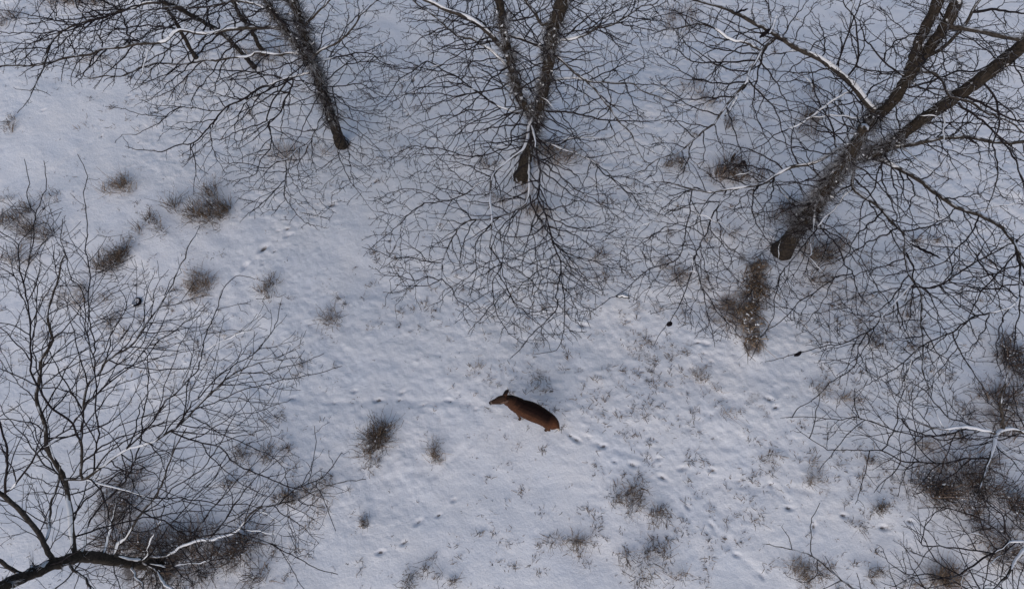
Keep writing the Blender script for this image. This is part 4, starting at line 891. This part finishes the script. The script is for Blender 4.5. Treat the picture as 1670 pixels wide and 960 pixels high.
ell(dv_, df_, nk[:, :3], (0, 0, 1), nk[:, 3], nk[:, 4])
hd = nose - poll; Lh = np.linalg.norm(hd); hd /= Lh; hs_ = np.cross(hd, [0, 0, 1]); hs_ /= np.linalg.norm(hs_); hu = np.cross(hs_, hd)
HS = 1.13
hk = interp_path([(-.08, .04, .05), (-.03, .068, .078), (.06, .078, .086), (.13, .076, .078), (.19, .056, .06), (.25, .042, .05), (.30, .037, .043), (Lh - .015, .034, .036), (Lh + .004, .012, .014)], 18)
ell(dv_, df_, [poll + hd * r[0] - hu * .01 * (r[0] / .3) for r in hk], hu, hk[:, 1] * HS, hk[:, 2] * HS)
for sg in (1, -1):       # brow and eye bump
    e = poll + hd * .11 + hs_ * sg * .056 + hu * .03
    ell(dv_, df_, [e - hd * .03, e - hd * .015, e, e + hd * .015, e + hd * .03], hu, [.006, .018, .022, .018, .006], [.006, .016, .02, .016, .006], 8)
def leg(keys, n=20):
    q = interp_path(keys, n); ell(dv_, df_, q[:, :3], ax, q[:, 3], q[:, 4], 10)
def gnd(u, s): p = D(u, s, 0); return surf(p[0], p[1])
def fore(u, s, fwd, lift=0):
    g = gnd(u + fwd, s) + lift
    leg([(*D(u, s * .8, .80), .07, .10), (*D(u + .01, s, .62), .05, .07), (*D(u + fwd * .35, s, .42 + lift * .6), .027, .033), (*D(u + fwd * .5 + .01, s, .36 + lift * .7), .027, .03), (*D(u + fwd * .8, s, .16 + lift), .016, .019), (*D(u + fwd, s, g + .09), .02, .023), (*D(u + fwd + .025, s, g + .0), .026, .036)])
def hind(u, s, fwd):
    g = gnd(u + fwd, s)
    leg([(*D(u, s * .7, .80), .09, .13), (*D(u + .06, s, .62), .07, .115), (*D(u + .06 + fwd * .3, s, .50), .045, .07), (*D(u - .10 + fwd * .6, s, .33), .026, .036), (*D(u - .09 + fwd * .75, s, .27), .023, .028), (*D(u - .05 + fwd, s, .10 + g), .018, .02), (*D(u - .02 + fwd, s, g), .026, .038)])
fore(.80 * k, .10, -.05); fore(.82 * k, -.10, .16); hind(.16 * k, .05, .04); hind(.16 * k, -.06, .20)
# short tail
tl = interp_path([(*D(.0, 0, .86), .03, .03), (*D(-.07, .02, .84), .036, .028), (*D(-.105, .035, .76), .032, .024), (*D(-.11, .04, .66), .01, .01)], 8)
ell(dv_, df_, tl[:, :3], ax, tl[:, 3], tl[:, 4], 8)
def ear(sg, out, back, upw, Le=.15):
    e0 = poll + hd * .0 + hs_ * sg * .045 + hu * .045
    dr = hs_ * sg * out - hd * back + hu * upw; dr /= np.linalg.norm(dr)
    q = [e0 + dr * Le * t for t in (0, .15, .4, .65, .88, 1)]
    nrm = np.array([0, 0, 1.0]) + hd * .35
    ell(dv_, df_, q, nrm, [.030, .044, .056, .050, .030, .008], [.012, .014, .014, .012, .01, .004], 10)
ear(1, .55, 1.0, .3, .19); ear(-1, .35, 1.0, .25, .13)
me = bpy.data.meshes.new('tmp'); me.from_pydata([tuple(p) for p in np.concatenate(dv_)], [], df_); me.update()
tmp = bpy.data.objects.new('tmp', me); COL.objects.link(tmp)
rm = tmp.modifiers.new('r', 'REMESH'); rm.mode = 'VOXEL'; rm.voxel_size = .011
sm_ = tmp.modifiers.new('s', 'SMOOTH'); sm_.iterations = 3; sm_.factor = .5
dg = bpy.context.evaluated_depsgraph_get(); dme = bpy.data.meshes.new_from_object(tmp.evaluated_get(dg)); bpy.data.objects.remove(tmp)
dme.name = 'deer'; n = len(dme.vertices); co = np.empty(n * 3, dtype=np.float32); dme.vertices.foreach_get('co', co); co = co.reshape(-1, 3).astype(float)
no = np.empty(n * 3, dtype=np.float32); dme.vertices.foreach_get('normal', no); no = no.reshape(-1, 3)
rel = co - rump; U = rel @ ax; Sx = rel @ lf; Zc = co[:, 2]
colr = np.tile([.066, .028, .015], (n, 1))
def blend(mask, c): 
    global colr; mask = np.clip(mask, 0, 1)[:, None]; colr = colr * (1 - mask) + np.array(c) * mask
blend((.70 - Zc) * 6 * (np.abs(Sx) > .04), (.078, .04, .023))
blend((no[:, 2] - .25) * 1.6 * (Zc > .8) * (U < k * 1.05) - np.clip(Sx * 3.0, 0, .9), (.012, .0042, .003))
blend((.14 - np.abs(Sx)) * 4 * (Zc > .80) * (no[:, 2] > 0) * (U < k * 1.1), (.010, .004, .003))
blend((-no[:, 2] - .5) * 3 * (U < k * .9) * (Zc < .75), (.35, .3, .25))
blend((.16 - U) * 7 * (Zc > .5), (.082, .033, .017))
tz = rel - (D(-.08, .085, .76) - rump); dt = np.linalg.norm(tz, axis=1); blend((.085 - dt) * 30, (.55, .5, .45))
hp = (co - poll) @ hd; hpz = np.linalg.norm((co - poll) - np.outer(hp, hd), axis=1); onh = (hpz < .12) * (U > k * .98)
blend(onh * (hp > -.04) * .8, (.034, .02, .015)); blend(onh * (hp > Lh - .12) * (hp < Lh - .02) * ((co - poll) @ hu < .0) * .8, (.3, .24, .2))
blend(onh * (hp > Lh - .075) * (hp < Lh - .045) * .6, (.26, .21, .19)); blend(onh * (hp > Lh - .05) * 1.0, (.008, .006, .007))
for sg in (1, -1):
    e = poll + hd * .11 + hs_ * sg * .072 + hu * .03; blend((.02 - np.linalg.norm(co - e, axis=1)) * 200, (.008, .006, .006))
el = np.maximum(((co - poll) @ hs_) * 1, 0); blend((np.linalg.norm(co - (poll + hs_ * .045 + hu * .045), axis=1) > .05) * (el > .06) * (U > k * .95) * (hp < .06), (.012, .008, .008))
er = np.maximum(((co - poll) @ hs_) * -1, 0); blend(.7 * (er > .07) * (U > k * .9) * (hp < .08) * (Zc > 1.1), (.16, .1, .075))
blend((.05 - (Zc - gzd)) * 60, (.012, .009, .008))
co = co + no * (rng.normal(size=(n, 1)) * .0022)
at = dme.attributes.new('fur', 'FLOAT_COLOR', 'POINT'); at.data.foreach_set('color', np.concatenate([colr, np.ones((n, 1))], 1).astype(np.float32).ravel())
m, t, b = nt('fur'); a = t.nodes.new('ShaderNodeAttribute'); a.attribute_name = 'fur'
g = t.nodes.new('ShaderNodeNewGeometry'); nn = N(t, 'ShaderNodeTexNoise', Scale=24, Detail=6, Roughness=.7); t.links.new(g.outputs['Position'], nn.inputs['Vector'])
fr = ramp(t, nn.outputs[0], [(.3, (.6, .58, .55)), (.7, (1.5, 1.5, 1.5))]).outputs[0]
mm = t.nodes.new('ShaderNodeMix'); mm.data_type = 'RGBA'; mm.blend_type = 'MULTIPLY'; mm.inputs[0].default_value = 1
t.links.new(a.outputs['Color'], mm.inputs[6]); t.links.new(fr, mm.inputs[7]); t.links.new(mm.outputs[2], b.inputs['Base Color'])
b.inputs['Roughness'].default_value = .85; b.inputs['Specular IOR Level'].default_value = .15
bp = N(t, 'ShaderNodeBump', Strength=.4, Distance=.01); t.links.new(nn.outputs[0], bp.inputs['Height']); t.links.new(bp.outputs[0], b.inputs['Normal'])
dme.materials.clear(); dme.materials.append(m); dme.polygons.foreach_set('use_smooth', np.full(len(dme.polygons), True))
dc = D(.5 * k, 0, gzd); dme.vertices.foreach_set('co', (co - dc).astype(np.float32).ravel()); dme.update()
deer = bpy.data.objects.new('deer', dme); COL.objects.link(deer); deer.location = [float(x) for x in dc]
tag(deer, 'brown doe walking to the left across the open snow, seen from above', 'deer')
print('faces', sum(len(o.data.polygons) for o in COL.objects if o.type == 'MESH'))
